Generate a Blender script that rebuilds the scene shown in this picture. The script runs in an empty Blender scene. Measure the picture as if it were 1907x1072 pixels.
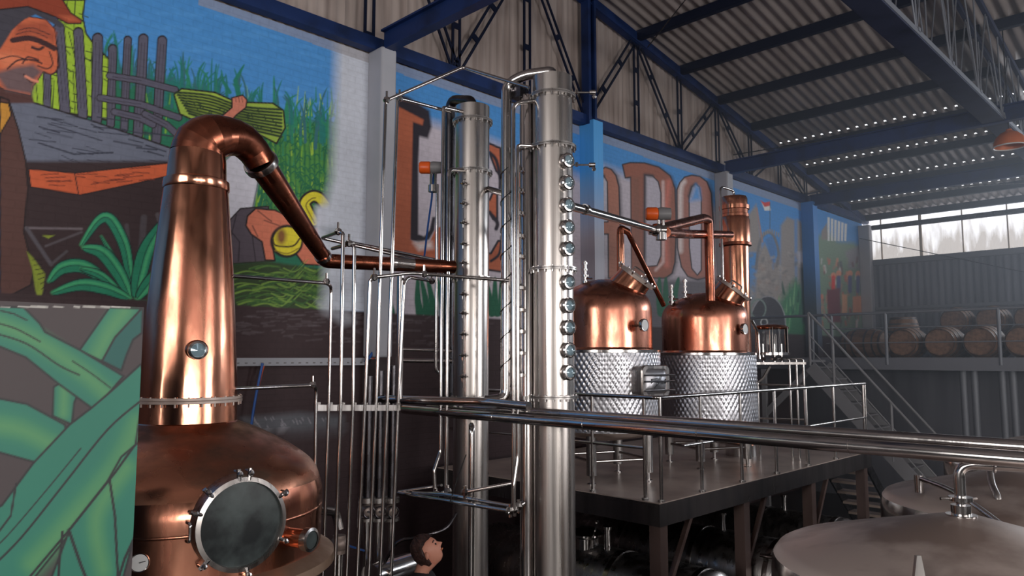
import bpy, bmesh, math, random
import numpy as np
from mathutils import Vector, Matrix
random.seed(7); RNG = np.random.RandomState(7)
SC = bpy.context.scene
COL = SC.collection
# ------------------------------------------------------------------ camera
F, CX, CY = 1376.0, 953.5, 536.0
EYE = 3.2
A = math.radians(44.8); PI_T = math.radians(5.37)
SA, CA, SP, CP = math.sin(A), math.cos(A), math.sin(PI_T), math.cos(PI_T)
cam_d = bpy.data.cameras.new('camera'); cam = bpy.data.objects.new('camera', cam_d); COL.objects.link(cam)
cam.location = (0, 0, EYE); cam.rotation_euler = (math.pi/2 + PI_T, 0, A)
cam_d.sensor_width = 36; cam_d.lens = 36*F/1907; cam_d.clip_start = .05; cam_d.clip_end = 200
SC.camera = cam
# ------------------------------------------------------------------ world, light, exposure
w = bpy.data.worlds.new('sky'); SC.world = w; w.use_nodes = True
bg = w.node_tree.nodes['Background']; bg.inputs[0].default_value = (.93, .95, 1, 1); bg.inputs[1].default_value = 2.2
def area(name, loc, direction, sx, sy, power, color=(1, 1, 1), spread=180):
    l = bpy.data.lights.new(name, 'AREA'); l.shape = 'RECTANGLE'; l.size = sx; l.size_y = sy
    l.energy = power; l.color = color; l.spread = math.radians(spread)
    o = bpy.data.objects.new(name, l); COL.objects.link(o); o.location = loc
    o.rotation_euler = Vector(direction).to_track_quat('-Z', 'Z').to_euler(); return o
area('doorway_daylight', (9.1, -3.6, 3.6), (-1, 0, 0), .8, 5.0, 330, (1, .95, .9))
area('doorway_daylight', (9.1, 0.4, 3.6), (-1, 0, 0), .7, 5.0, 280, (1, .95, .9))
area('doorway_daylight', (9.1, 8.5, 4.2), (-1, 0, 0), 4.0, 4.4, 420, (1, .95, .92))
area('doorway_daylight', (-1.0, -6.9, 4.6), (0, 1, 0), 5.0, 3.6, 380, (1, .94, .88))
area('clerestory_daylight', (3.2, 22.6, 6.3), (0, -1, .7), 9.5, 1.0, 1150, (.82, .9, 1))
SC.view_settings.view_transform = 'Standard'; SC.view_settings.look = 'None'
SC.view_settings.exposure = 0.0; SC.view_settings.gamma = 1; SC.view_settings.use_curve_mapping = False
SC.cycles.max_bounces = 8; SC.cycles.glossy_bounces = 4; SC.cycles.diffuse_bounces = 3
SC.cycles.transmission_bounces = 6; SC.cycles.transparent_max_bounces = 12; SC.cycles.volume_bounces = 0
SC.cycles.sample_clamp_indirect = 4; SC.cycles.caustics_reflective = False; SC.cycles.caustics_refractive = False

# ------------------------------------------------------------------ photo geometry helpers
def kz(py):
    t = (CY-py)/F
    return (t*CP+SP)/(CP-t*SP)
def W(px, py, h):                     # point at horizontal forward distance h
    k = kz(py); dep = h*(CP+k*SP); xc = (px-CX)/F*dep
    return Vector((-SA*h+CA*xc, CA*h+SA*xc, EYE+k*h))
def AX(px, py, X):
    k = kz(py); u = (px-CX)/F*(CP+k*SP); return W(px, py, X/(-SA+CA*u))
def AY(px, py, Y):
    k = kz(py); u = (px-CX)/F*(CP+k*SP); return W(px, py, Y/(CA+SA*u))
def AZ(px, py, Z):
    return W(px, py, (Z-EYE)/kz(py))
def hd(p): return -SA*p[0]+CA*p[1]
def ZP(p, py): return EYE+kz(py)*hd(p)   # height seen at photo row py above ground point p
def project(P):
    h = -SA*P[:, 0]+CA*P[:, 1]; xc = CA*P[:, 0]+SA*P[:, 1]; dz = P[:, 2]-EYE
    dep = h*CP+dz*SP; yc = dz*CP-h*SP
    return CX+F*xc/dep, CY-F*yc/dep

# ------------------------------------------------------------------ materials
def lin(c):
    c = np.asarray(c, float)/255.0
    return np.where(c <= .04045, c/12.92, ((c+.055)/1.055)**2.4)
MATS = {}
def material(name, col=(128, 128, 128), rough=.5, metal=0, noise=None, bump=None, col2=None, spec=.5, emit=0, aniso=0):
    """noise=(scale xyz, detail, lo, hi) mixes col -> col2; bump=(scale xyz, strength)"""
    m = bpy.data.materials.new(name); m.use_nodes = True; nt = m.node_tree; b = nt.nodes['Principled BSDF']
    c = tuple(lin(col))+(1,)
    b.inputs['Base Color'].default_value = c; b.inputs['Roughness'].default_value = rough
    b.inputs['Metallic'].default_value = metal; b.inputs['Specular IOR Level'].default_value = spec
    if emit:
        b.inputs['Emission Color'].default_value = c; b.inputs['Emission Strength'].default_value = emit
    tc = nt.nodes.new('ShaderNodeTexCoord')
    def nz(scale, det):
        mp = nt.nodes.new('ShaderNodeMapping'); mp.inputs['Scale'].default_value = scale
        nt.links.new(tc.outputs['Object'], mp.inputs['Vector'])
        n = nt.nodes.new('ShaderNodeTexNoise'); n.inputs['Scale'].default_value = 1; n.inputs['Detail'].default_value = det
        nt.links.new(mp.outputs[0], n.inputs['Vector']); return n
    if noise:
        n = nz(noise[0], noise[1])
        r = nt.nodes.new('ShaderNodeMapRange'); r.inputs[1].default_value = noise[2]; r.inputs[2].default_value = noise[3]
        nt.links.new(n.outputs[0], r.inputs[0])
        mx = nt.nodes.new('ShaderNodeMix'); mx.data_type = 'RGBA'
        mx.inputs[6].default_value = c; mx.inputs[7].default_value = tuple(lin(col2))+(1,)
        nt.links.new(r.outputs[0], mx.inputs[0]); nt.links.new(mx.outputs[2], b.inputs['Base Color'])
        if metal > .5:
            rr = nt.nodes.new('ShaderNodeMapRange'); rr.inputs[3].default_value = rough*.75; rr.inputs[4].default_value = rough*1.7
            nt.links.new(r.outputs[0], rr.inputs[0]); nt.links.new(rr.outputs[0], b.inputs['Roughness'])
    if bump:
        n = nz(bump[0], 3); bp = nt.nodes.new('ShaderNodeBump'); bp.inputs['Strength'].default_value = bump[1]; bp.inputs['Distance'].default_value = .02
        nt.links.new(n.outputs[0], bp.inputs['Height']); nt.links.new(bp.outputs[0], b.inputs['Normal'])
    MATS[name] = m; return m
M = MATS
material('copper', (226, 158, 128), .19, 1, ((5, 5, 1.6), 6, .42, .68), ((7, 7, 2.2), .16), (168, 108, 88))
material('copper_matte', (204, 138, 114), .27, 1, ((5, 5, 1.6), 6, .42, .68), ((7, 7, 2.2), .12), (150, 98, 82))
material('copper_tarnished', (170, 100, 76), .26, 1, ((4, 4, 4), 5, .4, .7), ((9, 9, 9), .12), (96, 62, 52))
material('copper_shoulder', (206, 142, 114), .33, 1, ((2.6, 2.6, 5), 7, .42, .6), ((5, 5, 5), .15), (122, 94, 80))
material('steel', (205, 200, 198), .2, 1, ((3, 3, 1), 3, .45, .8), ((30, 30, .5), .03), (150, 144, 142))
material('column_steel', (200, 194, 190), .3, 1, ((16, 16, .4), 4, .4, .75), ((50, 50, .4), .05), (164, 156, 152))
material('jacket_steel', (206, 206, 212), .4, 1, ((3, 3, 3), 3, .4, .8), None, (160, 158, 162))
material('steel_polished', (206, 202, 200), .18, 1, ((6, 6, 6), 2, .5, .9), None, (150, 146, 146))
material('steel_brushed', (178, 174, 172), .34, 1, ((14, 14, 1.5), 4, .4, .8), ((60, 60, 2), .05), (128, 122, 120))
material('steel_dull', (190, 174, 166), .42, .35, ((2, 2, 2), 5, .46, .6), ((4, 4, 4), .08), (142, 124, 116))
material('steel_dark', (92, 90, 94), .3, 1, ((6, 6, 6), 3, .4, .8), None, (60, 58, 62))
material('blue_paint', (26, 48, 96), .5, 0, ((3, 3, 3), 4, .45, .8), None, (16, 28, 54), .3)
material('girder_paint', (52, 58, 82), .6, 0, ((3, 3, 3), 4, .45, .8), None, (36, 42, 62), .2)
material('purlin_paint', (16, 24, 48), .6, 0, None, None, None, .2)
material('roof_metal', (156, 146, 144), .6, .0, ((1.3, .5, 1.3), 5, .4, .75), None, (108, 98, 98), .3)
material('cladding', (178, 164, 158), .7, 0, ((6, 6, .35), 5, .4, .8), None, (128, 112, 106), .2)
material('siding', (120, 122, 134), .6, 0, ((3, 3, .3), 3, .4, .8), None, (86, 88, 98), .3)
material('dark_wall', (52, 40, 42), .7, 0, ((1.2, 1.2, 2), 6, .45, .75), None, (84, 78, 80), .3)
material('concrete', (92, 88, 88), .6, 0, ((1, 1, 1), 5, .4, .7), None, (60, 56, 58), .3)
material('floor_dark', (40, 36, 38), .35, 0, ((1, 1, 1), 5, .4, .7), None, (62, 56, 56), .5)
material('deck', (216, 196, 184), .3, .0, ((2, 2, 2), 5, .4, .7), ((6, 6, 6), .03), (176, 156, 146), .6)
material('fascia', (96, 90, 90), .35, .6, ((3, 3, .6), 4, .35, .7), None, (40, 36, 38), .5)
material('leg_paint', (128, 106, 100), .4, .4, ((3, 3, 1), 4, .4, .7), None, (98, 78, 72), .5)
material('plaster_white', (176, 176, 184), .7, 0, ((1.5, 1.5, 1.5), 4, .4, .8), None, (158, 160, 168), .3)
material('orange_plastic', (232, 96, 34), .35)
material('grey_plastic', (122, 120, 122), .45)
material('dial_white', (214, 214, 214), .4)
material('black', (18, 18, 20), .5)
material('cable_blue', (36, 84, 156), .5)
material('cable_orange', (196, 88, 56), .5)
material('frosted_glass', (26, 30, 32), .38, 0, ((5, 5, 5), 6, .42, .66), None, (70, 78, 78), .3)
material('lens_glass', (140, 164, 176), .06, .25, None, None, None, .9)
material('grey_rail', (120, 124, 134), .5, .2)
material('mezzanine_steel', (112, 114, 124), .55, .1)
material('stair_paint', (146, 146, 152), .55, .1)
material('oak', (132, 100, 80), .6, 0, ((14, 2, 14), 4, .4, .7), None, (84, 62, 52), .3)
material('hoop', (84, 80, 80), .45, .8)
material('lamp_orange', (206, 112, 62), .45, .2)
material('skin', (206, 142, 120), .5)
material('hair', (64, 40, 36), .55, 0, ((60, 60, 60), 3, .4, .7), ((80, 80, 80), .3), (26, 16, 16))
material('dark_cloth', (24, 24, 30), .85)
material('beige_paint', (206, 190, 172), .6)
material('beige_metal', (190, 160, 136), .35, .8, ((3, 3, 3), 4, .4, .7), None, (150, 124, 106))
material('pane_glass', (160, 160, 160), .05)
def glass_mat():
    m = bpy.data.materials.new('clear_glass'); m.use_nodes = True; nt = m.node_tree; nt.nodes.clear()
    o = nt.nodes.new('ShaderNodeOutputMaterial'); mx = nt.nodes.new('ShaderNodeMixShader')
    t = nt.nodes.new('ShaderNodeBsdfTransparent'); g = nt.nodes.new('ShaderNodeBsdfGlossy'); g.inputs['Roughness'].default_value = .05
    t.inputs[0].default_value = (.9, .92, .92, 1); fr = nt.nodes.new('ShaderNodeFresnel'); fr.inputs[0].default_value = 1.18
    nt.links.new(fr.outputs[0], mx.inputs[0]); nt.links.new(t.outputs[0], mx.inputs[1]); nt.links.new(g.outputs[0], mx.inputs[2])
    nt.links.new(mx.outputs[0], o.inputs[0]); MATS['clear_glass'] = m
glass_mat()
def polycarb():
    m = bpy.data.materials.new('translucent_sheet'); m.use_nodes = True; nt = m.node_tree; nt.nodes.clear()
    o = nt.nodes.new('ShaderNodeOutputMaterial'); mx = nt.nodes.new('ShaderNodeMixShader')
    t = nt.nodes.new('ShaderNodeBsdfTransparent'); d = nt.nodes.new('ShaderNodeBsdfDiffuse')
    tc = nt.nodes.new('ShaderNodeTexCoord'); mp = nt.nodes.new('ShaderNodeMapping'); mp.inputs['Scale'].default_value = (5, 1, .9)
    n = nt.nodes.new('ShaderNodeTexNoise'); n.inputs['Scale'].default_value = 1; n.inputs['Detail'].default_value = 5
    sx = nt.nodes.new('ShaderNodeSeparateXYZ'); ad = nt.nodes.new('ShaderNodeMath'); ad.operation = 'MULTIPLY_ADD'
    ad.inputs[1].default_value = -.42; r = nt.nodes.new('ShaderNodeMapRange'); r.inputs[1].default_value = -2.45; r.inputs[2].default_value = -2.15
    nt.links.new(tc.outputs['Object'], mp.inputs[0]); nt.links.new(mp.outputs[0], n.inputs[0]); nt.links.new(tc.outputs['Object'], sx.inputs[0])
    nt.links.new(sx.outputs[2], ad.inputs[0]); nt.links.new(n.outputs[0], ad.inputs[2]); nt.links.new(ad.outputs[0], r.inputs[0])
    cr = nt.nodes.new('ShaderNodeMix'); cr.data_type = 'RGBA'; cr.inputs[6].default_value = (.95, .96, 1, 1); cr.inputs[7].default_value = (.42, .39, .37, 1)
    nt.links.new(r.outputs[0], cr.inputs[0]); nt.links.new(cr.outputs[2], t.inputs[0])
    d.inputs[0].default_value = (.6, .58, .56, 1); mx.inputs[0].default_value = .2
    nt.links.new(t.outputs[0], mx.inputs[1]); nt.links.new(d.outputs[0], mx.inputs[2]); nt.links.new(mx.outputs[0], o.inputs[0]); MATS['translucent_sheet'] = m
polycarb()
def paint_mat():
    m = bpy.data.materials.new('mural_paint'); m.use_nodes = True; nt = m.node_tree; b = nt.nodes['Principled BSDF']
    at = nt.nodes.new('ShaderNodeAttribute'); at.attribute_name = 'paint'
    tc = nt.nodes.new('ShaderNodeTexCoord'); mp = nt.nodes.new('ShaderNodeMapping'); mp.inputs['Rotation'].default_value = (0, math.pi/2, math.pi/2)
    # brick relief: courses run along the wall (object Y) and up (object Z)
    cb = nt.nodes.new('ShaderNodeCombineXYZ'); sx = nt.nodes.new('ShaderNodeSeparateXYZ')
    nt.links.new(tc.outputs['Object'], sx.inputs[0]); nt.links.new(sx.outputs[1], cb.inputs[0]); nt.links.new(sx.outputs[2], cb.inputs[1])
    bk = nt.nodes.new('ShaderNodeTexBrick'); bk.inputs['Scale'].default_value = 1; bk.inputs['Brick Width'].default_value = .22
    bk.inputs['Row Height'].default_value = .075; bk.inputs['Mortar Size'].default_value = .009; bk.inputs['Mortar Smooth'].default_value = .4
    nt.links.new(cb.outputs[0], bk.inputs[0])
    n = nt.nodes.new('ShaderNodeTexNoise'); n.inputs['Scale'].default_value = 14; n.inputs['Detail'].default_value = 6
    nt.links.new(tc.outputs['Object'], n.inputs[0])
    r = nt.nodes.new('ShaderNodeMapRange'); r.inputs[3].default_value = .82; r.inputs[4].default_value = 1.15
    nt.links.new(n.outputs[0], r.inputs[0])
    dm = nt.nodes.new('ShaderNodeMath'); dm.operation = 'MULTIPLY_ADD'; dm.inputs[1].default_value = -.06
    nt.links.new(bk.outputs['Fac'], dm.inputs[0]); nt.links.new(r.outputs[0], dm.inputs[2])
    mm = nt.nodes.new('ShaderNodeVectorMath'); mm.operation = 'SCALE'
    nt.links.new(at.outputs['Color'], mm.inputs[0]); nt.links.new(dm.outputs[0], mm.inputs['Scale']); nt.links.new(mm.outputs[0], b.inputs['Base Color'])
    bp = nt.nodes.new('ShaderNodeBump'); bp.invert = True; bp.inputs['Strength'].default_value = .2; bp.inputs['Distance'].default_value = .006
    nt.links.new(bk.outputs['Fac'], bp.inputs['Height']); nt.links.new(bp.outputs[0], b.inputs['Normal'])
    b.inputs['Roughness'].default_value = .6; b.inputs['Specular IOR Level'].default_value = .3; MATS['mural_paint'] = m
    m2 = bpy.data.materials.new('panel_paint'); m2.use_nodes = True; nt = m2.node_tree; b = nt.nodes['Principled BSDF']
    at = nt.nodes.new('ShaderNodeAttribute'); at.attribute_name = 'paint'; n = nt.nodes.new('ShaderNodeTexNoise'); n.inputs['Scale'].default_value = 9; n.inputs['Detail'].default_value = 6
    r = nt.nodes.new('ShaderNodeMapRange'); r.inputs[3].default_value = .88; r.inputs[4].default_value = 1.1
    nt.links.new(n.outputs[0], r.inputs[0]); mm = nt.nodes.new('ShaderNodeVectorMath'); mm.operation = 'SCALE'
    nt.links.new(at.outputs['Color'], mm.inputs[0]); nt.links.new(r.outputs[0], mm.inputs['Scale']); nt.links.new(mm.outputs[0], b.inputs['Base Color'])
    b.inputs['Roughness'].default_value = .5; MATS['panel_paint'] = m2
paint_mat()

# ------------------------------------------------------------------ mesh builder and scene objects
def frame(d):
    d = Vector(d).normalized(); up = Vector((0, 0, 1)) if abs(d.z) < .95 else Vector((1, 0, 0))
    u = d.cross(up).normalized(); return d, u, u.cross(d).normalized()
class MB:
    def __init__(s): s.v = []; s.f = []
    def grid(s, rows, closed=True, flip=False):
        n0 = len(s.v); n = len(rows[0])
        for r in rows: s.v += [tuple(p) for p in r]
        m = n if closed else n-1
        for i in range(len(rows)-1):
            for j in range(m):
                a = n0+i*n+j; b = n0+i*n+(j+1) % n; q = (a, b, b+n, a+n)
                s.f.append(q[::-1] if flip else q)
        return n0
    def cap(s, start, n, flip=False):
        q = tuple(range(start, start+n)); s.f.append(q[::-1] if flip else q)
    def tube(s, pts, r, n=10, cap=True, mitre=False):
        pts = [Vector(p) for p in pts]; k = len(pts)
        rr = r if isinstance(r, (list, tuple)) else [r]*k
        T = [(pts[min(i+1, k-1)]-pts[max(i-1, 0)]).normalized() for i in range(k)]
        d, u, v = frame(T[0]); rows = []
        for i in range(k):
            t = T[i]; u = (u-t*u.dot(t)).normalized(); v = t.cross(u)
            sc = 1.0
            if 0 < i < k-1:
                c = (pts[i]-pts[i-1]).normalized().dot((pts[i+1]-pts[i]).normalized()); sc = 1/math.sqrt(max(.3, (1+c)/2))
            rows.append([pts[i]+(u*math.cos(a)*1+v*math.sin(a))*rr[i] for a in [2*math.pi*j/n for j in range(n)]])
        if mitre:
            for i in range(k-1): s.grid(rows[i:i+2])
            return s
        n0 = s.grid(rows)
        if cap: s.cap(n0, n, True); s.cap(n0+(k-1)*n, n)
        return s
    def cyl(s, a, b, r, r1=None, n=16, cap=True):
        return s.tube([a, b], [r, r if r1 is None else r1], n, cap)
    def lathe(s, c, prof, n=48, axis=(0, 0, 1)):
        """prof: (radius, distance along axis) from c"""
        d, u, v = frame(axis); c = Vector(c)
        if abs(d.z) > .95: u = Vector((1, 0, 0)); v = d.cross(u)
        rows = [[c+d*z+(u*math.cos(a)+v*math.sin(a))*max(r, 1e-4) for a in [2*math.pi*j/n for j in range(n)]] for r, z in prof]
        s.grid(rows); return s
    def disc(s, c, nrm, r, n=24):
        d, u, v = frame(nrm); c = Vector(c); n0 = len(s.v)
        s.v += [tuple(c+(u*math.cos(a)+v*math.sin(a))*r) for a in [2*math.pi*j/n for j in range(n)]]
        s.cap(n0, n); return s
    def box(s, c, size, R=None):
        c = Vector(c); n0 = len(s.v); h = [x/2 for x in size]
        for sx in (-1, 1):
            for sy in (-1, 1):
                for sz in (-1, 1):
                    p = Vector((sx*h[0], sy*h[1], sz*h[2])); p = R @ p if R else p; s.v.append(tuple(c+p))
        for q in ((0, 1, 3, 2), (4, 6, 7, 5), (0, 4, 5, 1), (2, 3, 7, 6), (0, 2, 6, 4), (1, 5, 7, 3)): s.f.append(tuple(n0+i for i in q))
        return s
    def bar(s, a, b, wd, ht, up=(0, 0, 1)):
        a = Vector(a); b = Vector(b); d = (b-a).normalized(); u = d.cross(Vector(up)).normalized(); v = u.cross(d)
        R = Matrix((d, u, v)).transposed(); return s.box((a+b)/2, ((b-a).length, wd, ht), R)
    def ball(s, c, r, n=12, sc=(1, 1, 1)):
        c = Vector(c); rows = []
        for i in range(n//2+1):
            t = math.pi*i/(n//2); rows.append([(c.x+r*sc[0]*max(math.sin(t), 1e-3)*math.cos(a), c.y+r*sc[1]*max(math.sin(t), 1e-3)*math.sin(a), c.z-r*sc[2]*math.cos(t)) for a in [2*math.pi*j/n for j in range(n)]])
        s.grid(rows); return s
    def torus(s, c, nrm, R, r, n=28, m=8):
        d, u, v = frame(nrm); c = Vector(c); rows = []
        for i in range(n+1):
            a = 2*math.pi*i/n; e = u*math.cos(a)+v*math.sin(a)
            rows.append([c+e*R+(e*math.cos(b)+d*math.sin(b))*r for b in [2*math.pi*j/m for j in range(m)]])
        s.grid(rows); return s
def total_loc(o):
    L = Vector((0, 0, 0))
    while o: L += Vector(o.location); o = o.parent
    return L
def link_mesh(name, v, f, mat, parent=None, origin=None):
    off = total_loc(parent) if parent else (origin if origin is not None else Vector((0, 0, 0)))
    me = bpy.data.meshes.new(name)
    me.from_pydata([(p[0]-off[0], p[1]-off[1], p[2]-off[2]) for p in v], [], f)
    me.validate(); me.shade_smooth()
    try: me.set_sharp_from_angle(angle=math.radians(38))
    except Exception: pass
    o = bpy.data.objects.new(name, me); COL.objects.link(o)
    if mat: me.materials.append(MATS[mat])
    if parent: o.parent = parent
    else: o.location = off
    return o
def fix_normals(o):
    bm = bmesh.new(); bm.from_mesh(o.data); bmesh.ops.recalc_face_normals(bm, faces=bm.faces); bm.to_mesh(o.data); bm.free()
def part(name, mb, mat, parent, label=None):
    o = link_mesh(name, mb.v, mb.f, mat, parent)
    if label: o['label'] = label
    return o
def solo(name, mb, mat, label=None, cat=None, group=None, kind=None):
    xs = np.array(mb.v); org = Vector(((xs[:, 0].min()+xs[:, 0].max())/2, (xs[:, 1].min()+xs[:, 1].max())/2, xs[:, 2].min()))
    o = link_mesh(name, mb.v, mb.f, mat, None, org); return tag(o, label, cat, group, kind)
def tag(o, label=None, cat=None, group=None, kind=None):
    if label: o['label'] = label
    if cat: o['category'] = cat
    if group: o['group'] = group
    if kind: o['kind'] = kind
    return o
def thing(name, label, cat, loc, group=None, kind=None):
    o = bpy.data.objects.new(name, None); COL.objects.link(o); o.location = loc; o.empty_display_size = .1
    return tag(o, label, cat, group, kind)
def copy_tree(o, loc, label=None):
    c = o.copy(); COL.objects.link(c); c.location = loc
    if label: c['label'] = label
    for ch in o.children:
        d = ch.copy(); COL.objects.link(d); d.parent = c
        for g in ch.children:
            e = g.copy(); COL.objects.link(e); e.parent = d
    return c
def bend(pts, rad=.08, seg=5):
    """round the corners of a polyline"""
    pts = [Vector(p) for p in pts]; out = [pts[0]]
    for i in range(1, len(pts)-1):
        a, b, c = pts[i-1], pts[i], pts[i+1]; r = min(rad, (a-b).length*.45, (c-b).length*.45)
        p, q = b+(a-b).normalized()*r, b+(c-b).normalized()*r
        for k in range(seg+1):
            t = k/seg; out.append(p*(1-t)**2+b*2*t*(1-t)+q*t*t)
    out.append(pts[-1]); return out

# ------------------------------------------------------------------ dimensions of the hall
XW = -8.0; YF = 23.0; ZB = 7.2; XR = 9.2; YN = -7.0; YRIDGE = 2.3
def zr(y): return 9.59-.17*(y-9.99) if y >= YRIDGE else 9.59-.17*(2*YRIDGE-y-9.99)
BAYS = [2.3+1.5*i for i in range(14)]+[YF]     # purlin positions, 2.3 ... 21.8

exec_paint = True
class Canvas:
    K = 1.8
    def __init__(s, P, base, K=1.8): s.K = K; s.x, s.y = project(P); s.c = np.tile(s.col(base), (len(P), 1)); s.P = P
    def col(s, c): return np.minimum(lin(c)*s.K, .86)
    def sel(s, pts, m):
        p = np.asarray(pts, float); x0, y0 = p.min(0)-m; x1, y1 = p.max(0)+m
        return np.nonzero((s.x > x0) & (s.x < x1) & (s.y > y0) & (s.y < y1))[0]
    def put(s, i, al, c):
        cc = s.col(c); s.c[i] = s.c[i]*(1-al[:, None])+cc*al[:, None]
    def poly(s, pts, c, soft=.8, alpha=1):
        i = s.sel(pts, soft+1)
        if not len(i): return
        X, Y = s.x[i], s.y[i]; d = np.full(len(i), 1e9); ins = np.zeros(len(i), bool); n = len(pts)
        for k in range(n):
            x0, y0 = pts[k]; x1, y1 = pts[(k+1) % n]; dx, dy = x1-x0, y1-y0; L = dx*dx+dy*dy+1e-9
            t = np.clip(((X-x0)*dx+(Y-y0)*dy)/L, 0, 1); d = np.minimum(d, np.hypot(X-x0-t*dx, Y-y0-t*dy))
            if y0 != y1:
                cr = ((y0 > Y) != (y1 > Y)) & (X < (x1-x0)*(Y-y0)/(y1-y0)+x0); ins ^= cr
        s.put(i, np.clip(.5+np.where(ins, d, -d)/(2*soft), 0, 1)*alpha, c)
    def line(s, pts, wd, c, soft=.7, taper=False, alpha=1):
        i = s.sel(pts, wd/2+soft+1)
        if not len(i): return
        X, Y = s.x[i], s.y[i]; best = np.full(len(i), -1e9); n = len(pts)-1
        for k in range(n):
            x0, y0 = pts[k]; x1, y1 = pts[k+1]; dx, dy = x1-x0, y1-y0; L = dx*dx+dy*dy+1e-9
            t = np.clip(((X-x0)*dx+(Y-y0)*dy)/L, 0, 1); g = (k+t)/n
            hw = wd/2*(1 if not taper else np.sqrt(np.clip(1-g, 0, 1))*.9+.1)
            best = np.maximum(best, hw-np.hypot(X-x0-t*dx, Y-y0-t*dy))
        s.put(i, np.clip(.5+best/(2*soft), 0, 1)*alpha, c)
    def area(s, cond, c):      # cond: alpha array over all
        i = np.nonzero(cond > 0)[0]; s.put(i, np.clip(cond[i], 0, 1), c)
    def outlined(s, pts, c, wd=2.5, oc=(30, 24, 26), soft=.8):
        s.poly(pts, c, soft); s.line(list(pts)+[pts[0]], wd, oc)
def smooth(pts, n=6):
    out = []; k = len(pts)
    for i in range(k-1):
        p0, p1, p2, p3 = [np.array(pts[min(max(j, 0), k-1)], float) for j in (i-1, i, i+1, i+2)]
        for q in range(n):
            t = q/n; out.append(tuple(.5*((2*p1)+(-p0+p2)*t+(2*p0-5*p1+4*p2-p3)*t*t+(-p0+3*p1-3*p2+p3)*t**3)))
    out.append(tuple(pts[-1])); return out
def y_top(x): return .341*(x-370)+2
def y_bot(x): return 545+.052*x

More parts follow.
